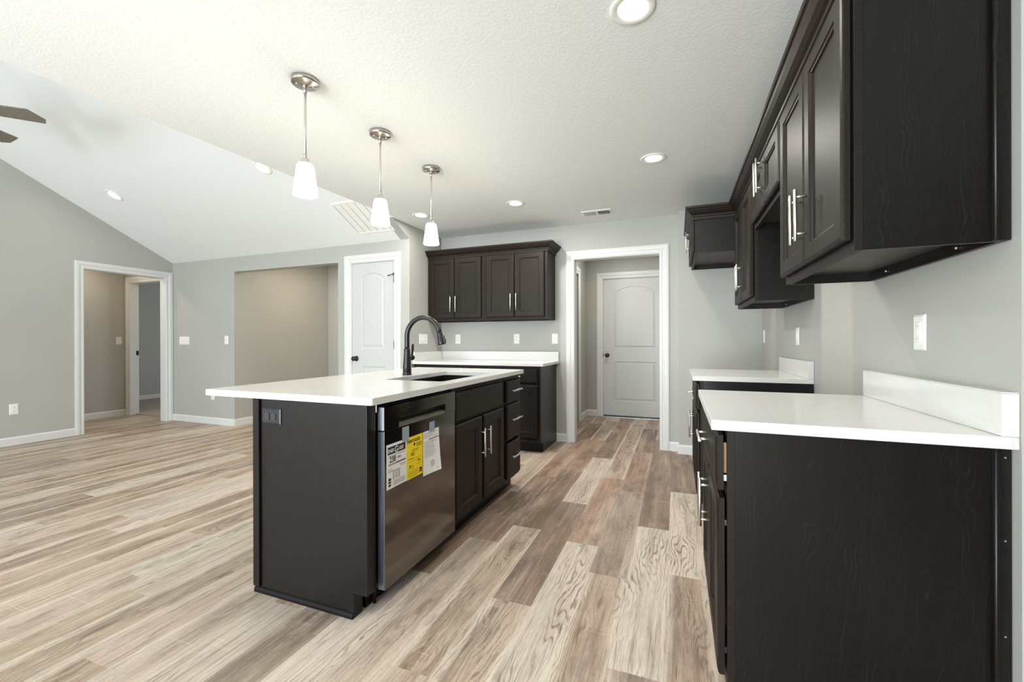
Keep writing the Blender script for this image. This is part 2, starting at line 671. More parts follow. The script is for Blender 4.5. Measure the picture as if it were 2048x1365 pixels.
cl = bmf.loops.layers.float_color.new('plank_color')
lsd = bmf.faces.layers.float.new('plank_seed')
lgr = bmf.faces.layers.float.new('plank_grain')
led = bmf.faces.layers.float.new('plank_edge')
ldk = bmf.faces.layers.float.new('plank_dark')
luv = bmf.loops.layers.float_vector.new('plank_uv')
for k in range(-42, 28):
    x0 = -0.77 + PW * k
    if k in fixed:
        fx = fixed[k]
        start = fx[0][0]
    else:
        fx = []
        start = random.uniform(0, PL)
    j0 = int(math.ceil((REAR - 0.2 - start) / PL)) - 1
    for j in range(j0, 9):
        y0 = start + j * PL
        if y0 > 8.6:
            break
        tone = None
        for fy, ft in fx:
            if abs(fy - y0) < 0.1:
                tone = ft
        if tone is None:
            tone = random.choice(['tan', 'pale', 'pale', 'tan', 'brown', 'grey', 'cream', 'red'] if k > -4 else ['tan', 'pale', 'pale', 'tan', 'tan', 'grey', 'cream'])
        jt = random.uniform(-7, 7)
        c = lin(*[v_ * 0.965 + jt + random.uniform(-1.5, 1.5) for v_ in TONES[tone]])
        f = bmf.faces.new([bmf.verts.new(p) for p in ((x0, y0, 0), (x0 + PW, y0, 0), (x0 + PW, y0 + PL, 0), (x0, y0 + PL, 0))])
        f[lsd] = random.random()
        f[lgr] = {'cream': 1.0, 'tan': 0.75, 'pale': 0.4, 'brown': 0.25, 'grey': 0.35, 'red': 0.3}[tone]
        f[led] = {'cream': 0.2, 'tan': 0.9, 'pale': 0.6, 'brown': 0.0, 'grey': 0.2, 'red': 0.15}[tone]
        f[ldk] = {'cream': 0.25, 'tan': 0.6, 'pale': 0.5, 'brown': 1.0, 'grey': 0.8, 'red': 0.8}[tone]
        for lp in f.loops:
            lp[cl] = c
            lp[luv] = (lp.vert.co.x - x0, lp.vert.co.y - y0, 0.0)
me = bpy.data.meshes.new('floor')
bmf.to_mesh(me)
bmf.free()
me.materials.append(FLOORM)
fo = bpy.data.objects.new('floor', me)
COL.objects.link(fo)
struct(fo)
struct(MB().box(-9.75, -5.745, 4.125, 7.2, 0.0, 0.014).build('floor_bedroom', CARPET))


# ------------------------------------------------------------------ walls
def wall_rects(a0, a1, z0, z1, openings):
    """split a wall rectangle around openings (a0,a1,z0,z1)"""
    out = []
    cur = a0
    for p0, p1, q0, q1 in sorted(openings):
        if p0 > cur:
            out.append((cur, p0, z0, z1))
        if q0 > z0:
            out.append((p0, p1, z0, q0))
        if q1 < z1:
            out.append((p0, p1, q1, z1))
        cur = p1
    if cur < a1:
        out.append((cur, a1, z0, z1))
    return out


def wall_y(name, y0, y1, x0, x1, z1, openings=(), z0=0):
    mb = MB()
    for a, b_, c, d in wall_rects(x0, x1, z0, z1, openings):
        mb.box(a, b_, y0, y1, c, d)
    return struct(mb.build(name, WALL))


def wall_x(name, x0, x1, y0, y1, z1, openings=(), z0=0, extra=None):
    mb = MB()
    for a, b_, c, d in wall_rects(y0, y1, z0, z1, openings):
        mb.box(x0, x1, a, b_, c, d)
    if extra:
        extra(mb)
    return struct(mb.build(name, WALL))


ZREAR = ZR - SL * (YR - REAR) if False else 2.44
# living room back wall with hallway opening and closet door
wall_y('wall_back', Y1, Y1 + TH, XL - TH, XP, ZV, [(XA, XB, 0, 2.085), (-3.603, -2.965, 0, 2.075)])
# pantry side wall facing the kitchen
wall_x('wall_pantry', XP - TH, XP, Y1 + TH, Y2, ZC)
# kitchen back wall
wall_y('wall_kitchen', Y2, Y2 + TH, XP - TH, 0.013, ZC, [(-1.093, -0.155, 0, DH + 0.02)])
wall_y('wall_kitchen_return', YJ, YJ + 0.22, 0.013, XW + TH, ZC)
wall_x('wall_right', XW, XW + TH, 1.353, YJ, ZC)
wall_y('wall_dining', 1.353, 1.353 + TH, XW + TH, XE, ZC)
# left wall with gable and cased opening
wall_x('wall_left', XL - TH, XL, REAR, Y1, ZV, [(3.006, 3.945, 0, DH + 0.02)],
       extra=lambda mb: mb.poly_prism([(Y1, ZV), (YR, ZR), (REAR, ZV)], 'x', XL - TH, XL))
# wall above the kitchen ceiling edge closing the vault
mbg = MB()
yx = Y1 - (ZC - ZV) / SL
mbg.poly_prism([(yx, ZC + .012), (YR, ZR), (REAR, ZC + .012)], 'x', 0.0, 0.10)
EDGE = lambda y: -2.757 - .0515 * (3.70 - y)
for vt in mbg.bm.verts:
    vt.co.x += EDGE(vt.co.y)
struct(mbg.build('wall_gable', WALL))
mbg = MB()
mbg.poly_prism([(yx, ZC), (Y1 + TH, ZC), (Y1 + TH, ZV), (Y1, ZV)], 'x', XP - TH, XP)
struct(mbg.build('wall_spandrel', WALL))
# rear and dining walls with glazed openings
WIN = [(-6.5, -5.0, 0.55, 2.1), (-4.8, -3.3, 0.55, 2.1), (-2.75, -0.2, 0.0, 2.1)]
wall_y('wall_rear', REAR - TH, REAR, XL - TH, XE, 2.9, WIN)
wall_x('wall_dining_side', XE, XE + TH, REAR, 1.353 + TH, ZC)


def window_y(name, x0, x1, z0, z1, y, n):
    mb = MB()
    mb.box(x0, x0 + .05, y - .08, y - .03, z0, z1).box(x1 - .05, x1, y - .08, y - .03, z0, z1)
    mb.box(x0, x1, y - .08, y - .03, z0, z0 + .05).box(x0, x1, y - .08, y - .03, z1 - .05, z1)
    for i in range(1, n):
        xc = x0 + (x1 - x0) * i / n
        mb.box(xc - .03, xc + .03, y - .08, y - .03, z0, z1)
    return struct(mb.build(name, TRIM))


for i, (a, b_, c, d) in enumerate(WIN):
    window_y('window_%d' % (i + 1), a, b_, c, d, REAR, 2)

# ceilings
struct(MB().poly_prism([(EDGE(REAR - TH), REAR - TH), (XE + TH, REAR - TH), (XE + TH, Y2 + .25), (XP - TH, Y2 + .25), (XP - TH, yx), (EDGE(yx), yx)], 'z', ZC, ZC + .1).build('ceiling', CEIL))
mb = MB()
mb.poly_prism([(yx, ZC), (YR, ZR), (REAR - TH, ZV), (REAR - TH, ZV + .12), (YR, ZR + .12), (yx, ZC + .12)], 'x', XL - TH, -2.74)
mb.poly_prism([(Y1 + TH, ZV - SL * TH), (yx, ZC), (yx, ZC + .12), (Y1 + TH, ZV - SL * TH + .12)], 'x', XL - TH, XP - .0006)
struct(mb.build('ceiling_vault', VAULT))
struct(MB().box(-2.0, 0.4, Y2 + 0.251, 6.7, ZC, ZC + 0.1).build('ceiling_passage', CEIL))
struct(MB().box(-10.5, -2.896, Y1 + TH, 8.0, ZC, ZC + 0.1).build('ceiling_hallway', CEIL))
struct(MB().box(-10.5, XL - TH, 1.5, Y1 + TH, ZC, ZC + 0.1).build('ceiling_corridor', CEIL))

# passage behind the kitchen
HX = -1.292
FY = 6.503
wall_x('wall_passage_left', HX - TH, HX, Y2 + TH, FY, ZC, [(5.07, 5.93, 0, DH + .02)])
wall_x('wall_passage_right', 0.25, 0.25 + TH, Y2 + TH, FY, ZC)
wall_y('wall_passage_end', FY, FY + TH, HX - TH, 0.25 + TH, ZC, [(-1.063, -0.112, 0, 2.085)])
# hallway behind the living room
HY = 5.69
wall_x('wall_hallway_left', XA - TH, XA, Y1 + TH, HY, ZC)
wall_x('wall_hallway_right', XB, XB + TH, Y1 + TH, HY, ZC)
wall_y('wall_hallway_end', HY, HY + TH, XA - TH, XB + TH, ZC)
# corridor behind the left wall and the bedroom beyond it
CX = -8.056
BY = 4.052
wall_x('wall_corridor', CX - TH, CX, 1.5, BY, ZC)
wall_y('wall_corridor_near', 1.5 - TH, 1.5, CX - TH, XL - TH, ZC)
wall_y('wall_corridor_end', BY, BY + TH, -9.75, XL - TH, ZC, [(-7.958, -7.082, 0, DH + .02)])
wall_x('wall_bedroom', -9.75 - TH, -9.75, BY, 7.2, ZC)
wall_y('wall_bedroom_end', 7.2, 7.2 + TH, -9.75, XA - TH, ZC)
wall_x('wall_bedroom_side', XA - TH - .05, XA - TH - .0005, HY + TH, 7.2, ZC)

# ------------------------------------------------------------------ trim
CPROF = [(0, 0), (0, 0.009), (0.004, 0.012), (0.020, 0.012), (0.026, 0.009), (0.034, 0.011), (0.044, 0.017), (0.052, 0.019), (0.074, 0.019), (0.080, 0.016), (0.087, 0.016), (0.087, 0)]


def casing(name, F, a0, a1, z1, prof=CPROF):
    """mitred U-shaped casing round an opening; F(a,z,n)"""
    mb = MB()
    lines = []
    for o, t in prof:
        lines.append([mb.bm.verts.new(F(*p, t)) for p in ((a0 - o, 0), (a0 - o, z1 + o), (a1 + o, z1 + o), (a1 + o, 0))])
    for p, q in zip(lines, lines[1:]):
        for i in range(3):
            mb.bm.faces.new((p[i], p[i + 1], q[i + 1], q[i]))
    return struct(mb.build(name, TRIM))


def jamb(name, axis, a0, a1, z1, d0, d1, th=0.018):
    """lining of an opening: axis 'y' means wall lies in plane y=const and a is x"""
    mb = MB()
    if axis == 'y':
        mb.box(a0 - th, a0, d0, d1, 0, z1 + th).box(a1, a1 + th, d0, d1, 0, z1 + th).box(a0, a1, d0, d1, z1, z1 + th)
    else:
        mb.box(d0, d1, a0 - th, a0, 0, z1 + th).box(d0, d1, a1, a1 + th, 0, z1 + th).box(d0, d1, a0, a1, z1, z1 + th)
    return struct(mb.build(name, TRIM))


e = 0.0005
# left wall opening
FL = frame((XL + e, 0, 0), (0, 1, 0), (1, 0, 0))
casing('trim_1', FL, 3.020, 3.931, DH + 0.006)
jamb('trim_2', 'x', 3.024, 3.927, DH, XL - TH - .002, XL + .002)
# kitchen opening
FK = frame((0, Y2 - e, 0), (1, 0, 0), (0, -1, 0))
casing('trim_3', FK, -1.079, -0.169, DH + 0.006)
jamb('trim_4', 'y', -1.075, -0.173, DH, Y2 - .002, Y2 + TH + .002)
# pantry door
FP = frame((0, Y1 - e, 0), (1, 0, 0), (0, -1, 0))
casing('trim_5', FP, -3.598, -2.997 + 0.018, 2.062)
jamb('trim_6', 'y', -3.588, -2.982, 2.056, Y1 - .002, Y1 + TH)
# passage end door
FE = frame((0, FY - e, 0), (1, 0, 0), (0, -1, 0))
casing('trim_7', FE, -1.050, -0.120, 2.072)
jamb('trim_8', 'y', -1.045, -0.130, 2.066, FY - .002, FY + TH)
# passage side door
FS = frame((HX + e, 0, 0), (0, 1, 0), (1, 0, 0))
casing('trim_9', FS, 5.082, 5.918, DH + .02)
# bedroom doorway at the end of the corridor
FC = frame((0, BY - e, 0), (1, 0, 0), (0, -1, 0))
casing('trim_10', FC, -7.944, -7.096, DH + 0.006)
jamb('trim_11', 'y', -7.938, -7.102, DH, BY - .002, BY + TH + .002)
tag(MB().box(-7.9385, -7.936, BY + .080, BY + TH, 0.93, 1.0, 0.001).build('strike_plate', BRONZE), 'small dark strike plate on the white jamb of the bedroom doorway', 'strike plate')


def baseboard(name, segs, h=0.092, t=0.013):
    """segs: (x0,y0,x1,y1,nx,ny) runs along a wall with room-side normal"""
    mb = MB()
    for x0, y0, x1, y1, nx, ny in segs:
        p0, p1, n = Vector((x0, y0, 0)), Vector((x1, y1, 0)), Vector((nx, ny, 0))
        prof = [(0.0004, 0), (t, 0), (t, h - .016), (t - .004, h - .006), (t - .008, h), (0.0004, h)]
        A = [mb.bm.verts.new(p0 + n * o + Vector((0, 0, z))) for o, z in prof]
        B = [mb.bm.verts.new(p1 + n * o + Vector((0, 0, z))) for o, z in prof]
        k = len(prof)
        mb.bm.faces.new(A)
        mb.bm.faces.new(B[::-1])
        for i in range(k):
            mb.bm.faces.new((A[i], B[i], B[(i + 1) % k], A[(i + 1) % k]))
    return struct(mb.build(name, TRIM))


baseboard('baseboard_left', [(XL, REAR, XL, 2.933, 1, 0)])
baseboard('baseboard_back', [(XL + .0, Y1, XA + .0, Y1, 0, -1), (XB, Y1, -3.686, Y1, 0, -1), (-2.891, Y1, XP, Y1, 0, -1)])
baseboard('baseboard_hallway', [(XA, Y1 - .0, XA, HY, 1, 0), (XA, HY, XB, HY, 0, -1)])
baseboard('baseboard_kitchen', [(-1.283, Y2, -1.167, Y2, 0, -1), (-0.081, Y2, 0.013, Y2, 0, -1), (0.0, YJ, 0.70, YJ, 0, -1)])
baseboard('baseboard_right', [(XW, 3.76, XW, YJ, -1, 0)])
baseboard('baseboard_passage', [(HX, Y2 + TH, HX, 4.99, 1, 0), (HX, 6.01, HX, FY, 1, 0), (HX, FY, -1.140, FY, 0, -1)])
baseboard('baseboard_corridor', [(CX, 1.5, CX, BY, 1, 0)])
mbq = baseboard('baseboard_bedroom', [(-9.75, BY + TH, -9.75, 7.2, 1, 0)])
baseboard('baseboard_dining', [(XW + TH, 1.353, XE, 1.353, 0, -1)])


# ------------------------------------------------------------------ interior doors
def arch_outline(x0, x1, z0, z1, rise, ins, n=14):
    """rectangle with a shallow arched top, inset by ins"""
    c = (x0 + x1) / 2
    hw = (x1 - x0) / 2
    R = (hw * hw + rise * rise) / (2 * rise)
    cz = z1 + rise - R
    r = R - ins
    hwi = hw - ins
    pts = [(x0 + ins, z0 + ins), (x1 - ins, z0 + ins)]
    a = math.asin(min(1, hwi / r))
    for i in range(n + 1):
        t = a - 2 * a * i / n
        pts.append((c + r * math.sin(t), cz + r * math.cos(t)))
    return pts


def panel_slab(mb, F, W, H, t, panels):
    """slab with moulded panels pressed into the front face; F(u,v,n)"""
    bm = mb.bm
    back = [bm.verts.new(F(u, v, 0)) for u, v in rect(W, H, 0)]
    front = [bm.verts.new(F(u, v, t)) for u, v in rect(W, H, 0)]
    bm.faces.new(back)
    for i in range(4):
        bm.faces.new((back[i], back[(i + 1) % 4], front[(i + 1) % 4], front[i]))
    edges = []
    for i in range(4):
        ed = bm.edges.get((front[i], front[(i + 1) % 4]))
        edges.append(ed)
    for mk in panels:
        loops = [(0.0, t), (0.006, t - 0.006), (0.014, t - 0.007), (0.022, t - 0.006), (0.040, t - 0.001)]
        prev = None
        for ins, n in loops:
            cur = [bm.verts.new(F(u, v, n)) for u, v in mk(ins)]
            if prev is None:
                for i in range(len(cur)):
                    edges.append(bm.edges.new((cur[i], cur[(i + 1) % len(cur)])))
            else:
                for i in range(len(cur)):
                    bm.faces.new((prev[i], prev[(i + 1) % len(cur)], cur[(i + 1) % len(cur)], cur[i]))
            prev = cur
        bm.faces.new(prev)
    bmesh.ops.triangle_fill(bm, use_beauty=True, use_dissolve=False, edges=edges)


def interior_door(name, x0, x1, zb, zt, yface, knob_x, zs, hinge_x=None, hinge_z=()):
    W, H = x1 - x0, zt - zb
    F = frame((x0, yface + 0.035, zb), (1, 0, 0), (0, -1, 0))
    mb = MB()
    st = 0.135 * W / 0.6 if W < 0.7 else 0.155
    a, b_, c, d, rise = [z - zb for z in zs[:4]] + [zs[4]]
    panel_slab(mb, F, W, H, 0.035, [lambda i: arch_outline(st, W - st, c, d - rise, rise, i), lambda i: rect_in(st, W - st, a, b_, i)])
    o = mb.build(name, DOORP)
    struct(o)
    # knob
    kf = yface
    M = Matrix.Translation((knob_x, kf, zs[5])) @ Matrix.Rotation(PI / 2, 4, 'X')
    kb = MB().lathe([(0.032, 0.0), (0.032, 0.004), (0.028, 0.008), (0.012, 0.010), (0.011, 0.030), (0.018, 0.036), (0.027, 0.044), (0.029, 0.052), (0.026, 0.060), (0.016, 0.065), (0.0, 0.066)], M)
    kb.build('door_knob', BRONZE, o)
    for hz in hinge_z:
        hb = MB().cyl((hinge_x, kf - .006, hz - .045), (hinge_x, kf - .006, hz + .045), .006)
        hb.box(hinge_x - .014, hinge_x, kf - .002, kf + .001, hz - .045, hz + .045)
        hb.build('hinge', BRONZE, o)
    return o


def rect_in(x0, x1, z0, z1, i):
    return [(x0 + i, z0 + i), (x1 - i, z0 + i), (x1 - i, z1 - i), (x0 + i, z1 - i)]


d1 = interior_door('door_1', -3.585, -2.985, 0.012, 2.053, Y1 + 0.006, -3.524, (0.24, 0.85, 1.06, 1.935, 0.06, 0.939), -2.983, (0.25, 1.10, 1.853))
# hinge-pin door stop at the top hinge
mb = MB()
mb.cyl((-2.985, Y1 - .006, 1.905), (-3.040, Y1 - .030, 1.885), .004).box(-2.991, -2.977, Y1 - .014, Y1 - .002, 1.885, 1.915)
mb.cyl((-3.040, Y1 - .030, 1.885), (-3.050, Y1 - .020, 1.885), .008)
mb.build('door_stop', BRONZE, d1)
d2 = interior_door('door_2', -1.042, -0.133, 0.022, 2.062, FY + 0.02, -0.985, (0.237, 0.826, 1.025, 1.943, 0.085, 0.921))
mb = MB().box(-1.048, -1.040, FY - 0.001, FY + .03, .89, .95)
mb.build('latch', BRONZE, d2)
MB().box(-1.042, -0.133, FY + .022, FY + .05, .004, .021).build('dark_gap_strip', BLACKPL, d2)  # black strip standing in for the shaded gap under the door
struct(MB().box(-1.045, -0.13, FY - .03, FY + .10, 0, .006).build('trim_12', STAINL))
mb = MB()
panel_slab(mb, frame((HX - .07, 5.085, .012), (0, 1, 0), (1, 0, 0)), .83, 2.04, .035, [lambda i: rect_in(.15, .68, 1.0, 1.9, i), lambda i: rect_in(.15, .68, .22, .83, i)])
struct(mb.build('door_3', DOORP))

# ------------------------------------------------------------------ cabinets


def upper_cabinet(label, org, u, n, W, zb, zt, D, doors, pulls, loc, near_side_mat=WOODD, far_lip=True, group=None, name='wall_cabinet', fin=None):
    """u runs along the wall, n points into the room; org is at the wall plane"""
    t = thing(name, label, 'cabinet', loc, group)
    P = frame(org, u, n)                       # P(a, z, depth from wall)
    rec = 0.036

    def bx(mb, a0, a1, z0, z1, c0, c1, bev=0.0):
        p, q = P(a0, z0, c0), P(a1, z1, c1)
        mb.box(p.x, q.x, p.y, q.y, p.z, q.z, bev)
    s = 0.012
    mb = MB()
    bx(mb, 0.001, s, zb, zt, 0.002, D - .02)
    bx(mb, W - s, W - 0.001, zb, zt, 0.002, D - .02)
    bx(mb, s, W - s, zt - s, zt, 0.002, D - .02)
    bx(mb, s, W - s, zb, zt - s, 0.002, 0.016)
    mb.build('cabinet_box', near_side_mat, t)
    mb = MB()
    bx(mb, s, W - s, zb + rec, zb + rec + .012, 0.016, D - .02)
    mb.build('bottom_panel', PANEL_BELOW, t)
    ff = MB()
    fs = 0.038
    bx(ff, 0.001, fs, zb, zt, D - .02, D)
    bx(ff, W - fs, W - 0.001, zb, zt, D - .02, D)
    bx(ff, fs, W - fs, zb, zb + fs, D - .02, D)
    bx(ff, fs, W - fs, zt - fs, zt, D - .02, D)
    if len(doors) > 1:
        pass
    ff.build('face_frame', WOODH, t, bevel=0.0008)
    for a in (W * .22, W * .78):
        p = P(a, zb + rec * .5, 0.016)
        MB().cyl(p, p + Vector(n) * .006, .0045, 10).build('mounting_screw', SCREW, t)
    Fd = frame(P(0, 0, D + .005), u, n)
    for (a0, a1), pl in zip(doors, pulls):
        add_door(t, Fd, a0, a1, zb + .030, zt - .024, pl, zb + .030 + (.165 if zt - zb > .5 else .155))
    return t


ZU, ZT = 1.374, 2.132
# back wall pair: u = +x, n = -y
wdu, wdn = (1, 0, 0), (0, -1, 0)
Y2c = Y2 - 0.001
upper_cabinet('dark brown two-door wall cabinet at left on the back wall, in the pantry wall corner', (-2.776, Y2c, 0), wdu, wdn, 0.736, ZU, ZT, 0.31,
              [(.008, .352), (.358, .700)], [.352 - .030, .358 + .030], (-2.4, Y2c - .15, ZU), near_side_mat=WOOD, group='wall cabinets on the kitchen back wall')
upper_cabinet('dark brown two-door wall cabinet beside the cased opening on the kitchen back wall', (-2.040, Y2c, 0), wdu, wdn, 0.744, ZU, ZT, 0.31,
              [(.028, .364), (.370, .712)], [.364 - .030, .370 + .030], (-1.66, Y2c - .15, ZU), near_side_mat=WOOD, group='wall cabinets on the kitchen back wall')
# right wall: u = +y, n = -x
ru, rn = (0, 1, 0), (-1, 0, 0)
XWc = XW - 0.001
DU = 0.305
near = upper_cabinet('large dark wall cabinet nearest the viewer with bare side panel and two tall doors', (XWc, 1.390, 0), ru, rn, 0.770, ZU + .008, ZT, DU,
                     [(.011, .382), (.388, .759)], [.382 - .032, .388 + .032], (XWc - .15, 1.77, ZU), group='wall cabinets on the right wall')
mb = MB()
mb.box(XW - .034, XW - .002, 1.3805, 1.390, ZU + .008, ZT, .001)
mb.cyl((XW - .030, 1.381, ZU + .008), (XW - .030, 1.381, ZT), .006)
mb.build('scribe_moulding', WOODD, near)
upper_cabinet('short dark wall cabinet over the empty range space, two small doors', (XWc, 2.160, 0), ru, rn, 0.796, 1.812, ZT, DU,
              [(.020, .395), (.401, .776)], [.395 - .032, .401 + .032], (XWc - .15, 2.55, 1.83), group='wall cabinets on the right wall', name='range_cabinet')
upper_cabinet('tall dark wall cabinet between the range space and the fridge nook', (XWc, 2.956, 0), ru, rn, 0.776, ZU + .008, ZT, DU,
              [(.020, .385), (.391, .756)], [.385 - .032, .391 + .032], (XWc - .15, 3.34, ZU), group='wall cabinets on the right wall')
upper_cabinet('deep short dark cabinet over the empty fridge nook', (XWc, 3.732, 0), ru, rn, 0.886, 1.842, ZT, 0.612,
              [(.020, .440), (.446, .866)], [.440 - .032, .446 + .032], (XWc - .3, 4.17, 1.85), group='wall cabinets on the right wall', name='fridge_cabinet')

# crown mouldings
CR = [(0.0005, 2.108), (0.010, 2.108), (0.012, 2.128), (0.018, 2.132), (0.020, 2.142), (0.030, 2.148), (0.044, 2.160), (0.056, 2.178), (0.060, 2.186), (0.068, 2.190), (0.070, 2.206), (0.0005, 2.206)]


def crown(name, path, label, prof=CR):
    """sweep prof (out, z) along a plan polyline; outward is to the right of travel"""
    pts = [Vector((x, y)) for x, y in path]
    nr = []
    for a, b_ in zip(pts, pts[1:]):
        d = (b_ - a).normalized()
        nr.append(Vector((d.y, -d.x)))
    mit = []
    for i in range(len(pts)):
        if i == 0:
            mit.append(nr[0])
        elif i == len(pts) - 1:
            mit.append(nr[-1])
        else:
            m_ = (nr[i - 1] + nr[i])
            mit.append(m_ / (m_.dot(nr[i])))
    mb = MB()
    rows = [[mb.bm.verts.new((p.x + m_.x * o, p.y + m_.y * o, z)) for o, z in prof] for p, m_ in zip(pts, mit)]
    k = len(prof)
    for a, b_ in zip(rows, rows[1:]):
        for i in range(k):
            mb.bm.faces.new((a[i], b_[i], b_[(i + 1) % k], a[(i + 1) % k]))
    mb.bm.faces.new(rows[0])
    mb.bm.faces.new(rows[-1][::-1])
    return tag(mb.build(name, WOODH), label, 'crown moulding')


yb = Y2c - .31 - .0005
crown('crown_moulding', [(-2.776 - .001, yb), (-1.296 + .0005, yb), (-1.296 + .0005, Y2 - .002)], 'dark stepped crown moulding along the top of the two back wall cabinets')
xf = XWc - DU - .0005
xg = XWc - .612 - .0005
crown('crown_moulding', [(xg, YJ - .002), (xg, 3.7315), (xf, 3.7315), (xf, 1.3895), (XW - .002, 1.3895)], 'long dark crown moulding running along the right wall cabinets and round the fridge cabinet')


def base_cabinet(name, label, org, u, n, W, D, fronts, loc, side_mat=WOODD, group=None, toe=0.072, zt=0.884, gaps=None, drawer_box=0.0, near_toe_closed=False):
    """fronts: list of (a0,a1,z0,z1,slab,pull_a,pull_z,vertical)"""
    t = thing(name, label, 'cabinet', loc, group)
    P = frame(org, u, n)

    def bx(mb, a0, a1, z0, z1, c0, c1, bev=0.0):
        p, q = P(a0, z0, c0), P(a1, z1, c1)
        mb.box(p.x, q.x, p.y, q.y, p.z, q.z, bev)
    s = 0.016
    mb = MB()
    for a0, a1 in ((0.001, s), (W - s, W - 0.001)):
        pts = [(0.004, 0), (D - toe, 0), (D - toe, .103), (D - .02, .103), (D - .02, zt), (0.004, zt)]
        A = [mb.bm.verts.new(P(a0, z, c)) for c, z in pts]
        B = [mb.bm.verts.new(P(a1, z, c)) for c, z in pts]
        mb.bm.faces.new(A)
        mb.bm.faces.new(B[::-1])
        for i in range(6):
            mb.bm.faces.new((A[i], B[i], B[(i + 1) % 6], A[(i + 1) % 6]))
    bx(mb, s, W - s, .103, .120, 0.004, D - .02)
    bx(mb, s, W - s, .103, zt, 0.004, 0.018)
    mb.build('cabinet_box', side_mat, t)
    mb = MB()
    bx(mb, .001 if near_toe_closed else s, W - .001, .0, .103, D - toe - .012, D - toe + .001)
    mb.build('toe_kick', TOE, t)
    ff = MB()
    fs = 0.034
    bx(ff, 0.001, fs, .103, zt, D - .02, D)
    bx(ff, W - fs, W - 0.001, .103, zt, D - .02, D)
    bx(ff, fs, W - fs, .103, .103 + fs, D - .02, D)
    bx(ff, fs, W - fs, zt - fs, zt, D - .02, D)
    bx(ff, fs, W - fs, .668, .702, D - .02, D)
    if gaps:
        for a in gaps:
            bx(ff, a - .02, a + .02, .103 + fs, zt - fs, D - .02, D)
    ff.build('face_frame', WOODH, t, bevel=0.0008)
    # dark interior behind the fronts
    mb = MB()
    bx(mb, s, W - s, .12, zt - .01, D - .030, D - .022)
    mb.build('inner_panel', GAPB, t)
    for a0, a1, z0, z1, slab, pa, pz, ver in fronts:
        Fd = frame(P(0, 0, D + (.004 if not drawer_box else (.006 if not slab else drawer_box))), u, n)
        add_door(t, Fd, a0, a1, z0, z1, pa, pz, ver, slab)
    return t, P


# right run, cabinet nearest the viewer
DB = 0.610
tb, Pb = base_cabinet('base_cabinet', 'dark base cabinet nearest the viewer with large bare grain side panel', (XWc, 1.390, 0), ru, rn, 0.776, DB,
                      [(.014, .760, .700, .862, True, .388, .781, False), (.014, .385, .152, .676, False, .385 - .035, .540, True), (.391, .760, .152, .676, False, .391 + .035, .540, True)],
                      (XWc - .3, 1.77, 0), group='base cabinets on the right wall', near_toe_closed=True, drawer_box=.009)
mb = MB()
mb.box(XW - .034, XW - .002, 1.3805, 1.390, 0.0, .883, .001)
mb.cyl((XW - .030, 1.381, 0.0), (XW - .030, 1.381, .883), .0055)
mb.build('scribe_moulding', WOODD, tb)
for z in (.14, .43, .66, .86):
    MB().cyl((XW - .014, 1.3806, z), (XW - .014, 1.3795, z), .0022, 8).build('nail_head', SCREW, tb)
# drawer left slightly open to show its plywood side and white slide
mb = MB().box(XWc - DB + .002, XWc - DB - .0088, 1.4165, 1.424, .748, .838)
mb.build('drawer_side', RAWWOOD, tb)
mb = MB().box(XWc - DB + .002, XWc - DB - .0088, 1.4150, 1.424, .724, .742)
mb.build('drawer_slide', WHITEPL, tb)
for z in (.22, .60):
    MB().box(XWc - DB - .0058, XWc - DB + .003, 1.414, 1.419, z - .009, z + .009, .001).build('hinge', HINGE, tb)
base_cabinet('base_cabinet', 'dark base cabinet beyond the range gap, beside the fridge nook', (XWc, 2.968, 0), ru, rn, 0.760, DB,
             [(.022, .738, .700, .862, True, .380, .781, False), (.022, .377, .152, .676, False, .377 - .035, .540, True), (.383, .738, .152, .676, False, .383 + .035, .540, True)],
             (XWc - .3, 3.34, 0), group='base cabinets on the right wall')
# back run
base_cabinet('base_cabinet', 'dark base cabinet hidden mostly behind the sink faucet, in the pantry wall corner', (-2.776, Y2c, 0), wdu, wdn, 0.655, DB,
             [(.06, .625, .700, .862, True, .34, .781, False), (.06, .340, .152, .676, False, .305, .54, True), (.346, .625, .152, .676, False, .381, .54, True)],
             (-2.45, Y2c - .3, 0), group='base cabinets on the kitchen back wall')
base_cabinet('base_cabinet', 'narrow dark base cabinet in the middle of the back run', (-2.121, Y2c, 0), wdu, wdn, 0.266, DB,
             [(.018, .248, .700, .862, True, .133, .781, False), (.018, .248, .152, .676, False, .214, .54, True)],
             (-1.99, Y2c - .3, 0), group='base cabinets on the kitchen back wall')
base_cabinet('base_cabinet', 'dark base cabinet with finished side next to the cased opening', (-1.855, Y2c, 0), wdu, wdn, 0.570, DB,
             [(.018, .545, .712, .858, True, .285, .781, False), (.018, .545, .156, .690, False, .285, .672, False)],
             (-1.57, Y2c - .3, 0), group='base cabinets on the kitchen back wall')

# ------------------------------------------------------------------ island
XI, XIB = -1.176, -1.807
YI0, YI1 = 1.403, 3.185
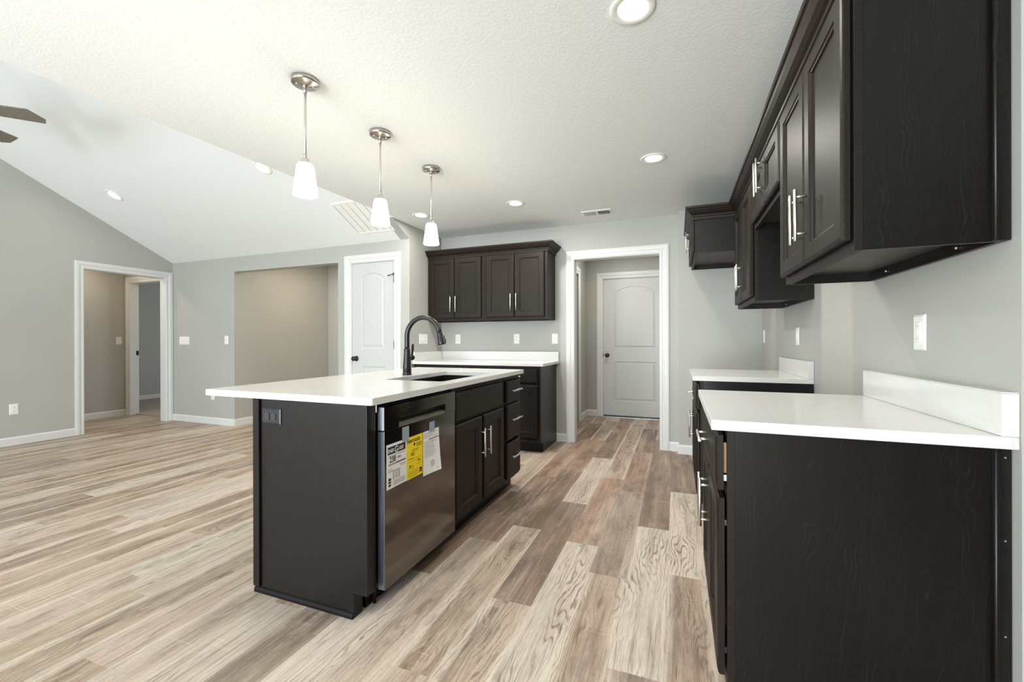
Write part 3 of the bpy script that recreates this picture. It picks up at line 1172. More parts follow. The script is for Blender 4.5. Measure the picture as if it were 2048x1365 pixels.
# end panel with notch, outlet opening covered by the plate
t = thing('island_end_panel', 'black grained end panel of the island facing the viewer, with bottom moulding', 'cabinet panel', (-1.5, 1.43, 0))
mb = MB()
mb.poly_prism([(XIB, 0), (-1.245, 0), (-1.245, .103), (XI, .103), (XI, .883), (XIB, .883)], 'y', YI0, 1.456)
mb.build('panel', WOODD, t, bevel=0.001)
MB().box(XIB, XIB + .016, 1.457, YI1, 0, .883, .001).build('back_panel', WOODD, t)
mb = MB()
mb.poly_prism([(YI0 - .0005, 0), (YI0 - .009, 0), (YI0 - .009, .012), (YI0 - .007, .019), (YI0 - .003, .023), (YI0 - .0005, .024)], 'x', XIB, -1.245)
mb.build('shoe_moulding', TOE, t)
mb = MB().box(XIB - .004, XIB + .034, YI0 - .011, YI0 - .0005, .028, .883, .002)
mb.build('edge_strip', WOODD, t)
# sink base
fronts = [(.013, .712, .692, .852, True, None, None, False), (.013, .365, .137, .668, False, .365 - .032, .508, True), (.388, .726, .137, .668, False, .388 + .062 - .03, .508, True)]
tsk, Psk = base_cabinet('sink_base_cabinet', 'dark two-door sink cabinet in the island with plain false front above', (XIB + .02, 2.092, 0), (0, 1, 0), (1, 0, 0), 0.762, XI - XIB - .02,
                        fronts, (-1.5, 2.47, 0), group='island cabinets')
base_cabinet('drawer_base_cabinet', 'narrow dark three-drawer cabinet at the far end of the island', (XIB + .02, 2.855, 0), (0, 1, 0), (1, 0, 0), 0.330, XI - XIB - .02,
             [(.028, .302, .686, .847, True, .165, .774, False), (.028, .302, .411, .668, True, .165, .560, False), (.028, .302, .126, .387, True, .165, .285, False)],
             (-1.5, 3.02, 0), group='island cabinets')

# dishwasher
dw = thing('dishwasher', 'dark stainless dishwasher built into the island with paper labels taped on', 'dishwasher', (-1.4, 1.78, 0))
xd = -1.146
MB().box(-1.78, XI - .004, 1.480, 2.080, .10, .868).build('tub_body', BLACKPL, dw)
MB().box(XI - .003, xd, 1.476, 2.084, .094, .7635, .0025, 2).build('door_panel', STAIN, dw)
MB().box(XI - .002, xd - .0025, 1.4745, 1.4759, .097, .7615).build('door_edge', STAIND, dw)
mb = MB()
py0, py1, pz0, pz1 = 1.575, 1.979, .7655, .8115
mb.box(XI - .003, xd + .001, 1.476, py0, .765, .866)
mb.box(XI - .003, xd + .001, py1, 2.084, .765, .866)
mb.box(XI - .003, xd + .001, py0, py1, pz1, .866)
cp = mb.build('control_panel', STAIN, dw)
MB().box(XI - .002, xd, 1.4745, 1.4759, .767, .864).build('panel_edge', STAINL, dw)
mb = MB()
mb.poly_prism([(XI - .030, .764), (xd + .0005, .764), (xd + .0005, .7705), (XI - .026, .800), (XI - .030, .800)], 'y', py0 + .0004, py1 - .0004)
mb.box(XI - .034, XI - .028, py0 + .0004, py1 - .0004, .764, .812)
mb.build('handle_pocket', brushed('pocket_steel', (0.42, 0.39, 0.35, 1), .4, 'y'), dw)
for k in range(5):
    MB().box(xd + .001, xd + .0013, 1.60 + k * .035, 1.612 + k * .035, .834 + (k % 2) * .006, .838 + (k % 2) * .006).build('control_mark', BLACKPL, dw)
for k in range(4):
    MB().box(xd + .001, xd + .0013, 1.90 + k * .022, 1.908 + k * .022, .842, .848).build('control_mark', BLACKPL, dw)
MB().box(-1.262, -1.250, 1.480, 2.088, .0, .098).build('kick_plate', TOE, dw)
for yy in (1.53, 1.57):
    MB().lathe([(0.016, -.004), (0.016, .004)], Matrix.Translation((-1.228, yy, .075)) @ Matrix.Rotation(PI / 2, 4, 'X'), 16).build('roller', TOE, dw)
MB().cyl((-1.235, 1.52, 0), (-1.235, 1.52, .098), .007).build('leveling_foot', TOE, dw)
mb = MB().box(XI - .001, XI + .004, 1.4585, 1.4610, .845, .880)
mb.build('mounting_bracket', WHITEPL, dw)


def text_mesh(s, size, F, u, v, n, mat, parent, name, align='LEFT', sx=1.0):
    cu = bpy.data.curves.new('t', 'FONT')
    cu.body = s
    cu.size = size
    cu.align_x = align
    cu.offset = size * 0.022
    tmp = bpy.data.objects.new('t', cu)
    COL.objects.link(tmp)
    dg = bpy.context.evaluated_depsgraph_get()
    me = bpy.data.meshes.new_from_object(tmp.evaluated_get(dg))
    bpy.data.objects.remove(tmp)
    for vt in me.vertices:
        vt.co = F(u + vt.co.x * sx, v + vt.co.y, n)
    me.name = name
    me.materials.clear()
    me.materials.append(mat)
    o = bpy.data.objects.new(name, me)
    COL.objects.link(o)
    o.parent = parent
    o.matrix_parent_inverse = parent_world(parent).inverted()
    return o


def sheet(F, w, h, mat, name, bow=0.0, lift=0.001, parent=None):
    """thin paper with a slight curl at the free lower right corner"""
    mb = MB()
    n = 10
    grid = [[F(w * i / n, h * j / n, lift + bow * (i / n) ** 2 * (1 - j / n) ** 1.5) for j in range(n + 1)] for i in range(n + 1)]
    fv = [[mb.bm.verts.new(p) for p in row] for row in grid]
    for i in range(n):
        for j in range(n):
            mb.bm.faces.new((fv[i][j], fv[i + 1][j], fv[i + 1][j + 1], fv[i][j + 1]))
    o = mb.build(name, mat, parent)
    md = o.modifiers.new('thick', 'SOLIDIFY')
    md.thickness = 0.0003
    return o


def strips(F, rows, parent, name, mat, n=0.0016, bowf=None):
    mb = MB()
    for u0, u1, v0, v1 in rows:
        nn = (bowf((u0 + u1) / 2, (v0 + v1) / 2) if bowf else 0) + n
        vs = [mb.bm.verts.new(F(*p, nn)) for p in ((u0, v0), (u1, v0), (u1, v1), (u0, v1))]
        mb.bm.faces.new(vs)
    return mb.build(name, mat, parent, recalc=False)


# white energy label: y 1.488-1.630, z .511-.703
FW = frame((xd, 1.488, .511), (0, 1, 0), (1, 0, 0))
wl = thing('energy_label', 'white paper energy label with black header taped at left on the dishwasher', 'label', (xd, 1.488, .511), 'papers on the dishwasher')
sheet(FW, .142, .191, PAPERW, 'paper', parent=wl)
strips(FW, [(.008, .134, .147, .179)], wl, 'header_bar', INK, .0017)
text_mesh('ENER', .022, FW, .010, .1545, .0021, PAPERW, wl, 'header_text', sx=.78)
text_mesh('UIDE', .022, FW, .0815, .1545, .0021, PAPERW, wl, 'header_text', sx=.78)
text_mesh('G', .036, FW, .0545, .150, .0021, PAPERW, wl, 'header_text', sx=.95)
text_mesh('238', .034, FW, .020, .112, .0018, INK, wl, 'figures', sx=.85)
text_mesh('kWh', .013, FW, .076, .120, .0018, INK, wl, 'figures', sx=.9)
strips(FW, [(.065, .136, .101, .106)], wl, 'rule', INK, .0018)
strips(FW, [(.012, .065, .100, .106)], wl, 'rule', INKG, .0018)
strips(FW, [(.012, .020, .010, .012), (.012, .030, .012, .020), (.012, .030, .024, .032), (.012, .030, .035, .046)], wl, 'logo_block', INK, .0018)
rr = [(.010, .132, .138, .1405), (.095, .134, .088, .091), (.100, .134, .082, .084), (.010, .034, .082, .084), (.010, .045, .076, .078), (.010, .040, .070, .072), (.042, .095, .071, .073)]
for q in range(3):
    for z in range(6):
        rr.append((.042 + .019 * q, .054 + .019 * q, .036 + .0062 * z, .040 + .0062 * z))
for z in range(5):
    rr.append((.044, .130, .010 + .0045 * z, .0115 + .0045 * z))
strips(FW, rr, wl, 'fine_print', INKG, .0018)
# yellow energy label
FY_ = frame((xd, 1.6305, .509), (0, 1, 0), (1, 0, 0))
yl = thing('energy_label', 'yellow paper energy label in the middle on the dishwasher door', 'label', (xd, 1.6305, .509), 'papers on the dishwasher')
sheet(FY_, .130, .193, PAPERY, 'paper', parent=yl)
text_mesh('ENERGYGUIDE', .0195, FY_, .004, .166, .0018, INK, yl, 'title', sx=.80)
strips(FY_, [(.058, .066, .148, .160), (.053, .071, .152, .154), (.056, .068, .150, .156)], yl, 'arrow', INK, .0018)
text_mesh('$33', .022, FY_, .033, .103, .0018, INK, yl, 'figures', sx=.85)
text_mesh('238', .015, FY_, .018, .052, .0018, INK, yl, 'figures', sx=.85)
text_mesh('kWh', .007, FY_, .042, .052, .0018, INK, yl, 'figures', sx=.85)
text_mesh('$24', .015, FY_, .090, .066, .0018, INK, yl, 'figures', sx=.85)
strips(FY_, [(.012, .052, .090, .0925)], yl, 'rule', INK, .0018)
strips(FY_, [(.104, .124, .012, .019), (.104, .124, .021, .033)], yl, 'logo_block', INK, .0018)
rr = [(.040, .100, .128, .131), (.045, .098, .122, .124), (.052, .126, .088, .089), (.012, .126, .078, .079), (.010, .055, .044, .046), (.078, .124, .056, .058), (.010, .126, .036, .037)]
for q in range(3):
    rr.append((.080 + .015 * q, .090 + .015 * q, .140, .158))
for z in range(5):
    rr.append((.010, .095, .008 + .0052 * z, .0095 + .0052 * z))
strips(FY_, rr, yl, 'fine_print', INKY, .0018)
# white instruction sheet
FN = frame((xd, 1.765, .488), (0, 1, 0), (1, 0, 0))
nl = thing('instruction_sheet', 'white instruction sheet with a prohibition symbol, curling at right on the dishwasher', 'paper', (xd, 1.765, .488), 'papers on the dishwasher')
W_, H_, BOW = .146, .214, .016
sheet(FN, W_, H_, PAPERW, 'paper', bow=BOW, parent=nl)
bf = lambda u, v: BOW * (u / W_) ** 2 * (1 - v / H_) ** 1.5
rr = []
random.seed(5)
for z in (.203, .196, .189, .182):
    rr += [(.006 + .0135 * q, .0195 + .0135 * q, z, z + .0018) for q in range(random.randint(6, 9))]
for z in (.160, .154, .147, .141, .135, .128, .122, .116, .110, .104, .098, .092, .085):
    rr += [(.012 + .0135 * q, .0255 + .0135 * q, z, z + .0014) for q in range(random.randint(6, 8))]
rr += [(.110, .132, .016, .019)]
strips(FN, rr, nl, 'fine_print', INKG, .0018, bf)
strips(FN, [(.052 + .0085 * q, .0605 + .0085 * q, .168, .1715) for q in range(11)], nl, 'rule', INK, .0019, bf)
mb = MB()
cx_, cz_ = .080, .048
sg = 24
o_ = [mb.bm.verts.new(FN(cx_ + .0150 * math.cos(2 * PI * i / sg), cz_ + .0150 * math.sin(2 * PI * i / sg), bf(cx_ + .015 * math.cos(2 * PI * i / sg), cz_) + .0024)) for i in range(sg)]
i_ = [mb.bm.verts.new(FN(cx_ + .0122 * math.cos(2 * PI * i / sg), cz_ + .0122 * math.sin(2 * PI * i / sg), bf(cx_ + .0122 * math.cos(2 * PI * i / sg), cz_) + .0024)) for i in range(sg)]
for i in range(sg):
    mb.bm.faces.new((o_[i], o_[(i + 1) % sg], i_[(i + 1) % sg], i_[i]))
mb.bm.faces.new([mb.bm.verts.new(FN(cx_ + a * .7 * .013 + c, cz_ - a * .7 * .013 + c, bf(cx_, cz_) + .0026)) for a, c in ((-1, -.001), (1, -.001), (1, .001), (-1, .001))])
mb.build('prohibition_symbol', INKG, nl, recalc=False)
for nm, y0, y1, z0, z1, who in (('tape', 1.598, 1.649, .690, .757, wl), ('tape', 1.819, 1.869, .690, .741, nl)):
    MB().box(xd + .0021, xd + .0025, y0, y1, z0, z1).build(nm, TAPE, who)

# ------------------------------------------------------------------ countertops


def slab_with_hole(name, x0, x1, y0, y1, z0, z1, hole, label, corner=0.012):
    mb = MB()

    def rrect(a0, a1, b0, b1, r, n=4):
        pts = []
        for cx, cy, s in ((a1 - r, b0 + r, -90), (a1 - r, b1 - r, 0), (a0 + r, b1 - r, 90), (a0 + r, b0 + r, 180)):
            for i in range(n + 1):
                a = rad(s + 90 * i / n)
                pts.append((cx + r * math.cos(a), cy + r * math.sin(a)))
        return pts
    O = rrect(x0, x1, y0, y1, corner)
    bm = mb.bm
    ot, ob = [bm.verts.new((x, y, z1)) for x, y in O], [bm.verts.new((x, y, z0)) for x, y in O]
    n = len(O)
    for i in range(n):
        bm.faces.new((ob[i], ob[(i + 1) % n], ot[(i + 1) % n], ot[i]))
    if hole:
        Hh = rrect(*hole, 0.03, 4)
        ht, hb = [bm.verts.new((x, y, z1)) for x, y in Hh], [bm.verts.new((x, y, z0)) for x, y in Hh]
        for i in range(n):
            bm.faces.new((ht[i], ht[(i + 1) % n], hb[(i + 1) % n], hb[i]))
            bm.faces.new((ot[i], ot[(i + 1) % n], ht[(i + 1) % n], ht[i]))
            bm.faces.new((ob[(i + 1) % n], ob[i], hb[i], hb[(i + 1) % n]))
    else:
        bm.faces.new(ot)
        bm.faces.new(ob[::-1])
    o = mb.build(name, QUARTZ, bevel=0.0025)
    return tag(o, label, 'countertop')


HOLE = (-1.640, -1.238, 2.106, 2.840)
slab_with_hole('island_countertop', -2.127, -1.1373, 1.3854, 3.2038, .8845, .914, HOLE, 'white quartz worktop of the island with a sink cutout and black faucet')


def counter(name, x0, x1, y0, y1, label, splash):
    t = thing(name, label, 'countertop', ((x0 + x1) / 2, (y0 + y1) / 2, .8845))
    MB().box(x0, x1, y0, y1, .8845, .914).build('slab', QUARTZ, t, bevel=0.0025)
    for s in splash:
        MB().box(*s, .9142, 1.016).build('backsplash', QUARTZ, t, bevel=0.002)
    return t


ct = counter('countertop', .0907, XW - .001, 1.3562, 2.1678, 'white quartz countertop nearest the viewer on the right wall', [(XW - .032, XW - .001, 1.3562, 2.1678)])
MB().box(XW - .0312, XW - .0004, 1.362, 2.165, 1.0162, 1.0185).build('caulk_bead', CAULK, ct)
counter('countertop', .0907, XW - .001, 2.964, 3.7303, 'small white quartz countertop beyond the range gap', [(XW - .032, XW - .001, 2.964, 3.7303)])
counter('countertop', XP + .001, -1.244, 4.066, Y2 - .001, 'long white quartz countertop along the kitchen back wall', [(XP + .033, -1.252, Y2 - .032, Y2 - .001), (XP + .001, XP + .032, 4.070, Y2 - .001)])

# sink
t = thing('kitchen_sink', 'dark undermount sink basin set into the island worktop', 'sink', (-1.44, 2.49, .66))
mb = MB()
x0, x1, y0, y1 = HOLE[0] - .006, HOLE[1] + .006, HOLE[2] - .006, HOLE[3] + .006
F0 = lambda u, v, n: Vector((u, v, n))


def rr_(a0, a1, b0, b1, r, n=5):
    pts = []
    for cx, cy, s in ((a1 - r, b0 + r, -90), (a1 - r, b1 - r, 0), (a0 + r, b1 - r, 90), (a0 + r, b0 + r, 180)):
        for i in range(n + 1):
            a = rad(s + 90 * i / n)
            pts.append((cx + r * math.cos(a), cy + r * math.sin(a)))
    return pts


mb.rings(F0, [(rr_(x0 - .006, x1 + .006, y0 - .006, y1 + .006, .036), .8835), (rr_(x0, x1, y0, y1, .03), .8835), (rr_(x0 + .003, x1 - .003, y0 + .003, y1 - .003, .03), .69),
              (rr_(x0 + .02, x1 - .02, y0 + .02, y1 - .02, .03), .665), (rr_(x0 + .15, x1 - .15, y0 + .3, y1 - .3, .03), .660)], close_back=False)
mb.build('basin', SINKM, t, recalc=False)
MB().lathe([(0.045, 0), (0.045, .003), (0.036, .004), (0.030, .001), (0.0, .001)], Matrix.Translation((-1.44, 2.49, .661))).build('drain', NICKEL, t)

# faucet
FX, FYY = -1.704, 2.437
t = thing('faucet', 'matte black gooseneck pull-down faucet on the island beside the sink', 'faucet', (FX, FYY, .914))
MB().lathe([(.0295, 0), (.0300, .004), (.0290, .012), (.0265, .016), (.0285, .020), (.0275, .060), (.0235, .105), (.0210, .150), (.0208, .164), (.0212, .166), (.0212, .172), (.0185, .178)],
           Matrix.Translation((FX, FYY, .9142))).build('body', BRONZE, t)
R = .127
cxx, czz = FX + R, 1.172
path = [(FX, FYY, 1.085), (FX, FYY, 1.11), (FX, FYY, 1.14), (FX, FYY, czz)]
for i in range(1, 25):
    a = PI - (PI - rad(12)) * i / 24
    path.append((cxx + R * math.cos(a), FYY, czz + R * math.sin(a)))
ex, ez = path[-1][0], path[-1][2]
MB().tube(path, .0165, 20).build('spout', BRONZE, t)
dx, dz = .225, -.974
hd = [(ex + dx * s, FYY, ez + dz * s) for s in (0, .004, .012, .03, .06, .078, .082)]
sh = MB().tube(hd, .018, 20, [.0165, .0178, .0178, .0195, .0235, .0255, .0235]).build('spray_head', BRONZE, t)
mb = MB()
for s, w in ((.035, .007), (.055, .009), (.070, .007)):
    p = Vector((ex + dx * s, FYY, ez + dz * s)) + Vector((.974, 0, .225)) * (.0195 + s * .08)
    mb.box(p.x - w, p.x + w, p.y - .007, p.y + .007, p.z - .009, p.z + .009, .003, 2)
mb.build('spray_button', BLACKPL, sh)
hb = MB()
hb.cyl((FX, FYY + .015, 1.030), (FX, FYY + .048, 1.030), .0165, 20)
hb.cyl((FX, FYY + .046, 1.030), (FX, FYY + .062, 1.030), .0205, 20)
hb.tube([(FX, FYY + .056, 1.035), (FX + .002, FYY + .058, 1.06), (FX + .004, FYY + .060, 1.09), (FX + .005, FYY + .061, 1.122)], .008, 14, [.0065, .0075, .0085, .0085])
hb.build('lever_handle', BRONZE, t)

# ------------------------------------------------------------------ pendants
PX = -1.716
ORD = ['nearest', 'middle', 'farthest']
LBL = ['nearest of the three white glass pendant lamps above the island', 'middle one of the three white glass pendant lamps above the island', 'farthest of the three white glass pendant lamps above the island']
p0 = None
PYS = [1.605, 2.178, 2.765]
for i, y in enumerate(PYS):
    if i == 0:
        t = thing('pendant_lamp', LBL[0], 'pendant lamp', (PX, y, 1.86), 'pendant lamps over the island')
        MB().lathe([(.060, 2.4395), (.064, 2.437), (.064, 2.418), (.060, 2.415), (.012, 2.409), (.011, 2.400), (.008, 2.396)][::-1], Matrix.Translation((PX, y, 0)), 48).build('canopy', CANOPY, t)
        for a in (50, 230):
            MB().lathe([(.0, .0), (.0045, .001), (.005, .004), (.005, .006)], Matrix.Translation((PX + .038 * math.cos(rad(a)), y + .038 * math.sin(rad(a)), 2.408)), 10).build('canopy_screw', SCREW, t)
        mb = MB().cyl((PX, y, 2.06), (PX, y, 2.40), .0058)
        mb.lathe([(.0085, 2.372), (.0085, 2.400)], Matrix.Translation((PX, y, 0)), 16)
        mb.lathe([(.0080, 2.052), (.0080, 2.070)], Matrix.Translation((PX, y, 0)), 16)
        mb.build('stem', NICKEL, t)
        MB().lathe([(.008, 2.052), (.015, 2.049), (.018, 2.041), (.019, 2.026), (.023, 2.0205)][::-1], Matrix.Translation((PX, y, 0)), 24).build('socket_cup', NICKEL, t)
        MB().lathe([(.053, 1.868), (.0565, 1.866), (.0575, 1.871), (.0555, 1.890), (.0475, 1.950), (.0405, 2.003), (.0375, 2.0155), (.033, 2.0205), (.010, 2.0215)], Matrix.Translation((PX, y, 0)), 40).build('shade', OPAL, t)
        p0 = t
    else:
        copy_thing(p0, (0, y - PYS[0], 0), LBL[i])
    l = bpy.data.lights.new('pendant_bulb', 'POINT')
    l.energy = 3.4
    l.color = (1.0, 0.85, 0.66)
    l.shadow_soft_size = 0.05
    lo = bpy.data.objects.new('pendant_bulb', l)
    COL.objects.link(lo)
    lo.location = (PX, y, 1.80)


# ------------------------------------------------------------------ recessed lights
def recessed(loc, label, normal=(0, 0, -1), power=9.5, group='recessed lights in the flat kitchen ceiling'):
    t = thing('recessed_light', label, 'recessed light', loc, group)
    q = Vector(normal).to_track_quat('Z', 'Y').to_matrix().to_4x4()
    M = Matrix.Translation(loc) @ q
    MB().lathe([(.0865, .0005), (.0865, .004), (.082, .0065), (.062, .0045), (.057, .001)], M, 40, cap=False).build('trim_ring', WHITEPL, t)
    MB().lathe([(.0575, .0008), (.055, .0022), (.0, .0026)], M, 40).build('lens', LAMP, t)
    l = bpy.data.lights.new('downlight', 'AREA')
    l.shape = 'DISK'
    l.size = .11
    l.energy = power
    l.color = (1.0, 0.96, 0.90)
    lo = bpy.data.objects.new('downlight', l)
    COL.objects.link(lo)
    lo.matrix_world = Matrix.Translation(Vector(loc) + Vector(normal) * .012) @ Vector(normal).to_track_quat('-Z', 'Y').to_matrix().to_4x4()
    return t


recessed((-.160, 1.725, ZC), 'recessed ceiling light at the top edge, nearest the viewer')
recessed((-.157, 3.198, ZC), 'recessed ceiling light in front of the cased opening, right of the pendants')
recessed((-1.421, 3.772, ZC), 'recessed ceiling light above the back counter, right of the far pendant', power=17)
recessed((-2.463, 3.773, ZC), 'recessed ceiling light directly left of the farthest pendant', power=6)
sn = Vector((0, -SL, -1)).normalized()


def zs_(y):
    return ZV + SL * (Y1 - y)


recessed((-6.049, 2.938, zs_(2.938)), 'recessed light in the sloped ceiling above the left doorway', sn, 3.0, 'recessed lights in the sloped ceiling')
recessed((-3.715, 2.966, zs_(2.966)), 'recessed light in the sloped ceiling half hidden behind the flat ceiling edge', sn, 3.0, 'recessed lights in the sloped ceiling')

# return grille on the slope
gx0, gx1, gy0, gy1 = -3.362, -2.865, 3.455, 3.885
FG = lambda u, s, n: Vector((gx0 + u, gy0 + s * math.cos(math.atan(SL)), zs_(gy0) - s * math.sin(math.atan(SL)))) + sn * n
GW, GS = gx1 - gx0, (gy1 - gy0) / math.cos(math.atan(SL))
t = thing('return_grille', 'white square return air grille in the sloped ceiling', 'vent', tuple(FG(GW / 2, GS / 2, 0)))
mb = MB()
mb.rings(FG, [(rect_in(0, GW, 0, GS, 0), .0005), (rect_in(0, GW, 0, GS, 0), .006), (rect_in(0, GW, 0, GS, .006), .009), (rect_in(0, GW, 0, GS, .022), .009), (rect_in(0, GW, 0, GS, .024), .004)])
mb.build('frame', WHITEPL, t)
mb = MB()
for k in range(6):
    u = .026 + k * (GW - .052 - .006) / 5
    vs = [mb.bm.verts.new(FG(*p)) for p in ((u, .026, .0045), (u + .005, .026, .0045), (u + .005, GS - .026, .0045), (u, GS - .026, .0045))]
    mb.bm.faces.new(vs)
mb.build('slots', plain('grille_shadow_gap', lin(150, 150, 148), .7), t, recalc=False)
mb = MB()
for k in range(5):
    ua = .034 + k * (GW - .052 - .006) / 5
    ub = ua + (GW - .052) / 5 - .012
    for j in range(16):
        s0 = .028 + j * (GS - .056) / 16
        vs = [mb.bm.verts.new(FG(*p)) for p in ((ua, s0, .0060), (ub, s0, .0060), (ub, s0 + .0165, .0078), (ua, s0 + .0165, .0078))]
        mb.bm.faces.new(vs)
mb.build('louvers', WHITEPL, t, recalc=False)

# supply register in the kitchen ceiling
t = thing('ceiling_register', 'small white louvered air register in the flat kitchen ceiling', 'vent', (-.755, 4.345, ZC))
FR = frame((-.905, 4.255, ZC), (1, 0, 0), (0, 0, -1), (0, 1, 0))
mb = MB()
w_, h_ = .300, .175
bm = mb.bm
loops = [(0, .0005), (0, .004), (.008, .009), (.022, .010)]
prev = None
for i_n, n_ in loops:
    cur = [bm.verts.new(FR(u, v, n_)) for u, v in rect_in(0, w_, 0, h_, i_n)]
    if prev:
        for i in range(4):
            bm.faces.new((prev[i], prev[(i + 1) % 4], cur[(i + 1) % 4], cur[i]))
    prev = cur
mb.build('frame', WHITEPL, t)
mb = MB()
bmv = [mb.bm.verts.new(FR(u, v, .0012)) for u, v in rect_in(0, w_, 0, h_, .020)]
mb.bm.faces.new(bmv)
mb.build('duct_opening', GAPB, t, recalc=False)
mb = MB()
for k in range(24):
    u = .026 + k * .0105
    if 11 <= k <= 12:
        mb.bm.faces.new([mb.bm.verts.new(FR(*p)) for p in ((u, .022, .009), (u + .0105, .022, .009), (u + .0105, h_ - .022, .009), (u, h_ - .022, .009))])
        continue
    d_ = .006 if k < 12 else -.006
    mb.bm.faces.new([mb.bm.verts.new(FR(*p)) for p in ((u, .022, .009), (u + d_, .022, .002), (u + d_, h_ - .022, .002), (u, h_ - .022, .009))])
    mb.bm.faces.new([mb.bm.verts.new(FR(*p)) for p in ((u - .001, .022, .0092), (u + .001, .022, .0092), (u + .001, h_ - .022, .0092), (u - .001, h_ - .022, .0092))])
mb.build('louvers', WHITEPL, t, recalc=False)

# ------------------------------------------------------------------ ceiling fan
fc = Vector((-4.83, 1.235, 2.80))
t = thing('ceiling_fan', 'grey brown ceiling fan at the left edge, two blade tips in view', 'ceiling fan', tuple(fc))
MB().cyl((fc.x, fc.y, fc.z + .1), (fc.x, fc.y, ZR - .02), .013).build('downrod', NICKEL, t)
MB().lathe([(.025, -.09), (.06, -.05), (.072, -.02), (.072, .0)], Matrix.Translation((fc.x, fc.y, ZR - .012))).build('canopy', NICKEL, t)
MB().lathe([(.03, -.09), (.09, -.075), (.115, -.03), (.115, .05), (.08, .09), (.025, .11)], Matrix.Translation(tuple(fc))).build('motor', NICKEL, t)
for k in range(5):
    a = rad(45 + 72 * k)
    d_ = Vector((math.cos(a), math.sin(a), 0))
    s_ = Vector((-math.sin(a), math.cos(a), 0))
    pit_ = rad(8)
    sv = s_ * math.cos(pit_) - Vector((0, 0, 1)) * math.sin(pit_)
    F = lambda u, v, n: fc + d_ * u + sv * v + Vector((0, 0, 1)) * n
    mb = MB()
    out = [(.20, -.055), (.25, -.062), (.60, -.080), (.655, .030), (.635, .078), (.25, .062), (.20, .055)]
    A = [mb.bm.verts.new(F(u, v, 0)) for u, v in out]
    B = [mb.bm.verts.new(F(u, v, .007)) for u, v in out]
    mb.bm.faces.new(A[::-1])
    mb.bm.faces.new(B)
    for i in range(len(out)):
        mb.bm.faces.new((A[i], A[(i + 1) % len(out)], B[(i + 1) % len(out)], B[i]))
    bl = mb.build('blade', FANB, t)
    mb = MB()
    mb.tube([F(.09, 0, -.01), F(.15, 0, -.012), F(.24, 0, -.004)], .010, 10)
    mb.build('blade_iron', NICKEL, bl)


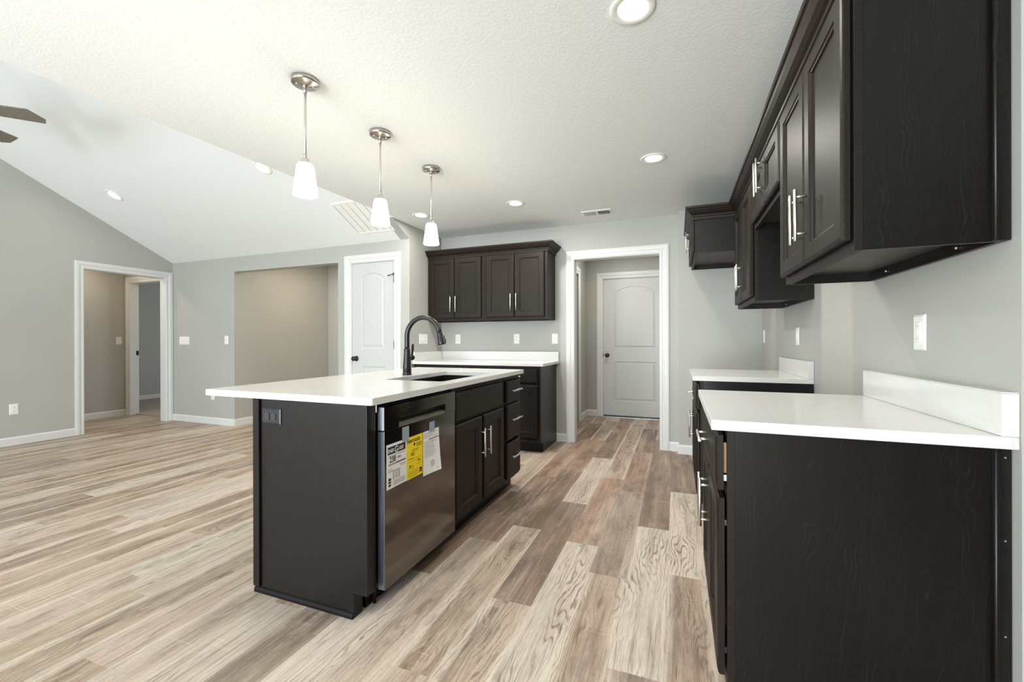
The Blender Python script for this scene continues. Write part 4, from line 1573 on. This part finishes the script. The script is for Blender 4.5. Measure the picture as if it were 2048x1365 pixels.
# ------------------------------------------------------------------ switches and outlets
def plate(label, name, centre, u, n, gangs, kind, group, mat=WHITEPL, horizontal=False):
    w = {1: .072, 3: .175, 4: .212}[gangs]
    h = .117
    if horizontal:
        w, h = .117, .072
    t = thing(name, label, 'switch' if 'switch' in name else 'outlet', centre, group)
    C = Vector(centre)
    U, Nn = Vector(u), Vector(n)
    F = lambda a, b_, c: C + U * a + Vector((0, 0, 1)) * b_ + Nn * c
    G = lambda i: [(-w / 2 + i, -h / 2 + i), (w / 2 - i, -h / 2 + i), (w / 2 - i, h / 2 - i), (-w / 2 + i, h / 2 - i)]
    MB().rings(F, [(G(0), .0005), (G(0), .003), (G(.007), .0065)]).build('cover_plate', mat, t)
    if kind == 'toggle':
        for k in range(gangs):
            a = (k - (gangs - 1) / 2) * .046
            mb = MB()
            mb.rings(F, [([(a - .006, -.013), (a + .006, -.013), (a + .006, .013), (a - .006, .013)], .0066), ([(a - .005, -.012), (a + .005, -.012), (a + .005, .012), (a - .005, .012)], .0075)])
            s = 1 if k % 2 else -1
            mb.rings(F, [([(a - .004, -.005), (a + .004, -.005), (a + .004, .005), (a - .004, .005)], .0075), ([(a - .0035, s * .006 - .004), (a + .0035, s * .006 - .004), (a + .0035, s * .006 + .004), (a - .0035, s * .006 + .004)], .017)])
            mb.build('toggle', mat, t)
            for zz in (-.03, .03):
                p = F(a, zz, .0066)
                MB().cyl(p, p + Nn * .0008, .003, 8).build('screw', mat, t)
    elif kind == 'duplex':
        for s in (-1, 1):
            mb = MB()
            pts = []
            for i in range(20):
                an = 2 * PI * i / 20
                x_, z_ = .0168 * math.cos(an), max(-.0125, min(.0125, .0168 * math.sin(an)))
                pts.append((x_ + (s * .0195 if horizontal else 0), z_ + (0 if horizontal else s * .0195)) if not horizontal else (z_ + s * .0195, x_))
            mb.rings(F, [(pts, .0066), (pts, .0095)])
            ro = mb.build('receptacle', mat if mat is WHITEPL else BLACKPL2, t)
            sm = MB()
            for dx_, hh in ((-.006, .0045), (.006, .0035)):
                q = [(dx_ - .0012, .003 - hh), (dx_ + .0012, .003 - hh), (dx_ + .0012, .003 + hh), (dx_ - .0012, .003 + hh)]
                q = [((z_ + s * .0195), -x_) for x_, z_ in q] if horizontal else [(x_, z_ + s * .0195) for x_, z_ in q]
                sm.rings(F, [(q, .0094), (q, .0098)])
            q = [(-.0022, -.0085), (.0022, -.0085), (.0022, -.0045), (-.0022, -.0045)]
            q = [((z_ + s * .0195), -x_) for x_, z_ in q] if horizontal else [(x_, z_ + s * .0195) for x_, z_ in q]
            sm.rings(F, [(q, .0094), (q, .0098)])
            sm.build('slots', SLOTM if mat is WHITEPL else GAPB, ro)
    else:  # rectangular safety outlet with test buttons
        g_ = lambda i: [(-.0165 + i, -.0335 + i), (.0165 - i, -.0335 + i), (.0165 - i, .0335 - i), (-.0165 + i, .0335 - i)]
        ro = MB().rings(F, [(g_(0), .0066), (g_(0), .0085), (g_(.002), .0100)]).build('receptacle', mat, t)
        sm = MB()
        for s in (-1, 1):
            for dx_, hh in ((-.006, .0042), (.006, .0034)):
                q = [(dx_ - .001, s * .021 - hh), (dx_ + .001, s * .021 - hh), (dx_ + .001, s * .021 + hh), (dx_ - .001, s * .021 + hh)]
                sm.rings(F, [(q, .0098), (q, .0102)])
        sm.build('slots', plain('outlet_slot_grey', lin(150, 150, 146), .6) if 'outlet_slot_grey' not in MATS else MATS['outlet_slot_grey'], ro)
        bt = MB()
        for zz in (-.0045, .0045):
            q = [(-.006, zz - .003), (.006, zz - .003), (.006, zz + .003), (-.006, zz + .003)]
            bt.rings(F, [(q, .0098), (q, .0112)])
        bt.build('test_buttons', mat, ro)
    return t


ZO = 1.166
bw = 'plates on the kitchen back wall'
plate('white duplex outlet on the back wall near the pantry wall corner', 'wall_outlet', (-2.548, Y2 - e, ZO), (1, 0, 0), (0, -1, 0), 1, 'duplex', bw)
plate('white outlet in the middle of the back wall, above the backsplash', 'wall_outlet', (-1.766, Y2 - e, ZO), (1, 0, 0), (0, -1, 0), 1, 'duplex', bw)
plate('white single switch on the back wall next to the cased opening', 'light_switch', (-1.301, Y2 - e, ZO), (1, 0, 0), (0, -1, 0), 1, 'toggle', bw)
plate('white three-toggle switch plate seen through the faucet arc on the pantry wall', 'light_switch', (XP + e, 4.301, ZO), (0, 1, 0), (1, 0, 0), 3, 'toggle', 'plates on the pantry wall')
plate('white four-toggle switch plate on the living room wall beside the left doorway', 'light_switch', (-6.602, Y1 - e, 1.156), (1, 0, 0), (0, -1, 0), 4, 'toggle', 'plates on the living room back wall')
plate('white single switch left of the hallway opening', 'light_switch', (-5.727, Y1 - e, 1.162), (1, 0, 0), (0, -1, 0), 1, 'toggle', 'plates on the living room back wall')
plate('white low outlet just under the left corner of the island worktop', 'wall_outlet', (-6.003, Y1 - e, .395), (1, 0, 0), (0, -1, 0), 1, 'duplex', 'plates on the living room back wall')
plate('white low duplex outlet on the left wall at the left edge', 'wall_outlet', (XL + e, 2.421, .398), (0, 1, 0), (1, 0, 0), 1, 'duplex', 'plates on the left wall')
plate('white switch inside the left doorway on the corridor wall', 'light_switch', (CX + e, 3.968, 1.156), (0, 1, 0), (1, 0, 0), 1, 'toggle', 'plates on the corridor wall')
rwg = 'outlets on the right wall'
plate('large white rectangular outlet above the nearest countertop on the right wall', 'wall_outlet', (XW - e, 1.793, ZO + .002), (0, -1, 0), (-1, 0, 0), 1, 'decor', rwg)
plate('white outlet above the small far countertop on the right wall', 'wall_outlet', (XW - e, 3.325, ZO + .002), (0, -1, 0), (-1, 0, 0), 1, 'decor', rwg)
plate('white outlet in the fridge nook, farthest along the right wall', 'wall_outlet', (XW - e, 4.497, ZO + .010), (0, -1, 0), (-1, 0, 0), 1, 'duplex', rwg)
plate('black horizontal duplex outlet on the end panel of the island', 'island_outlet', (-1.703, YI0 - e, .807), (1, 0, 0), (0, -1, 0), 1, 'duplex', 'island outlet', BLACKPL, True)
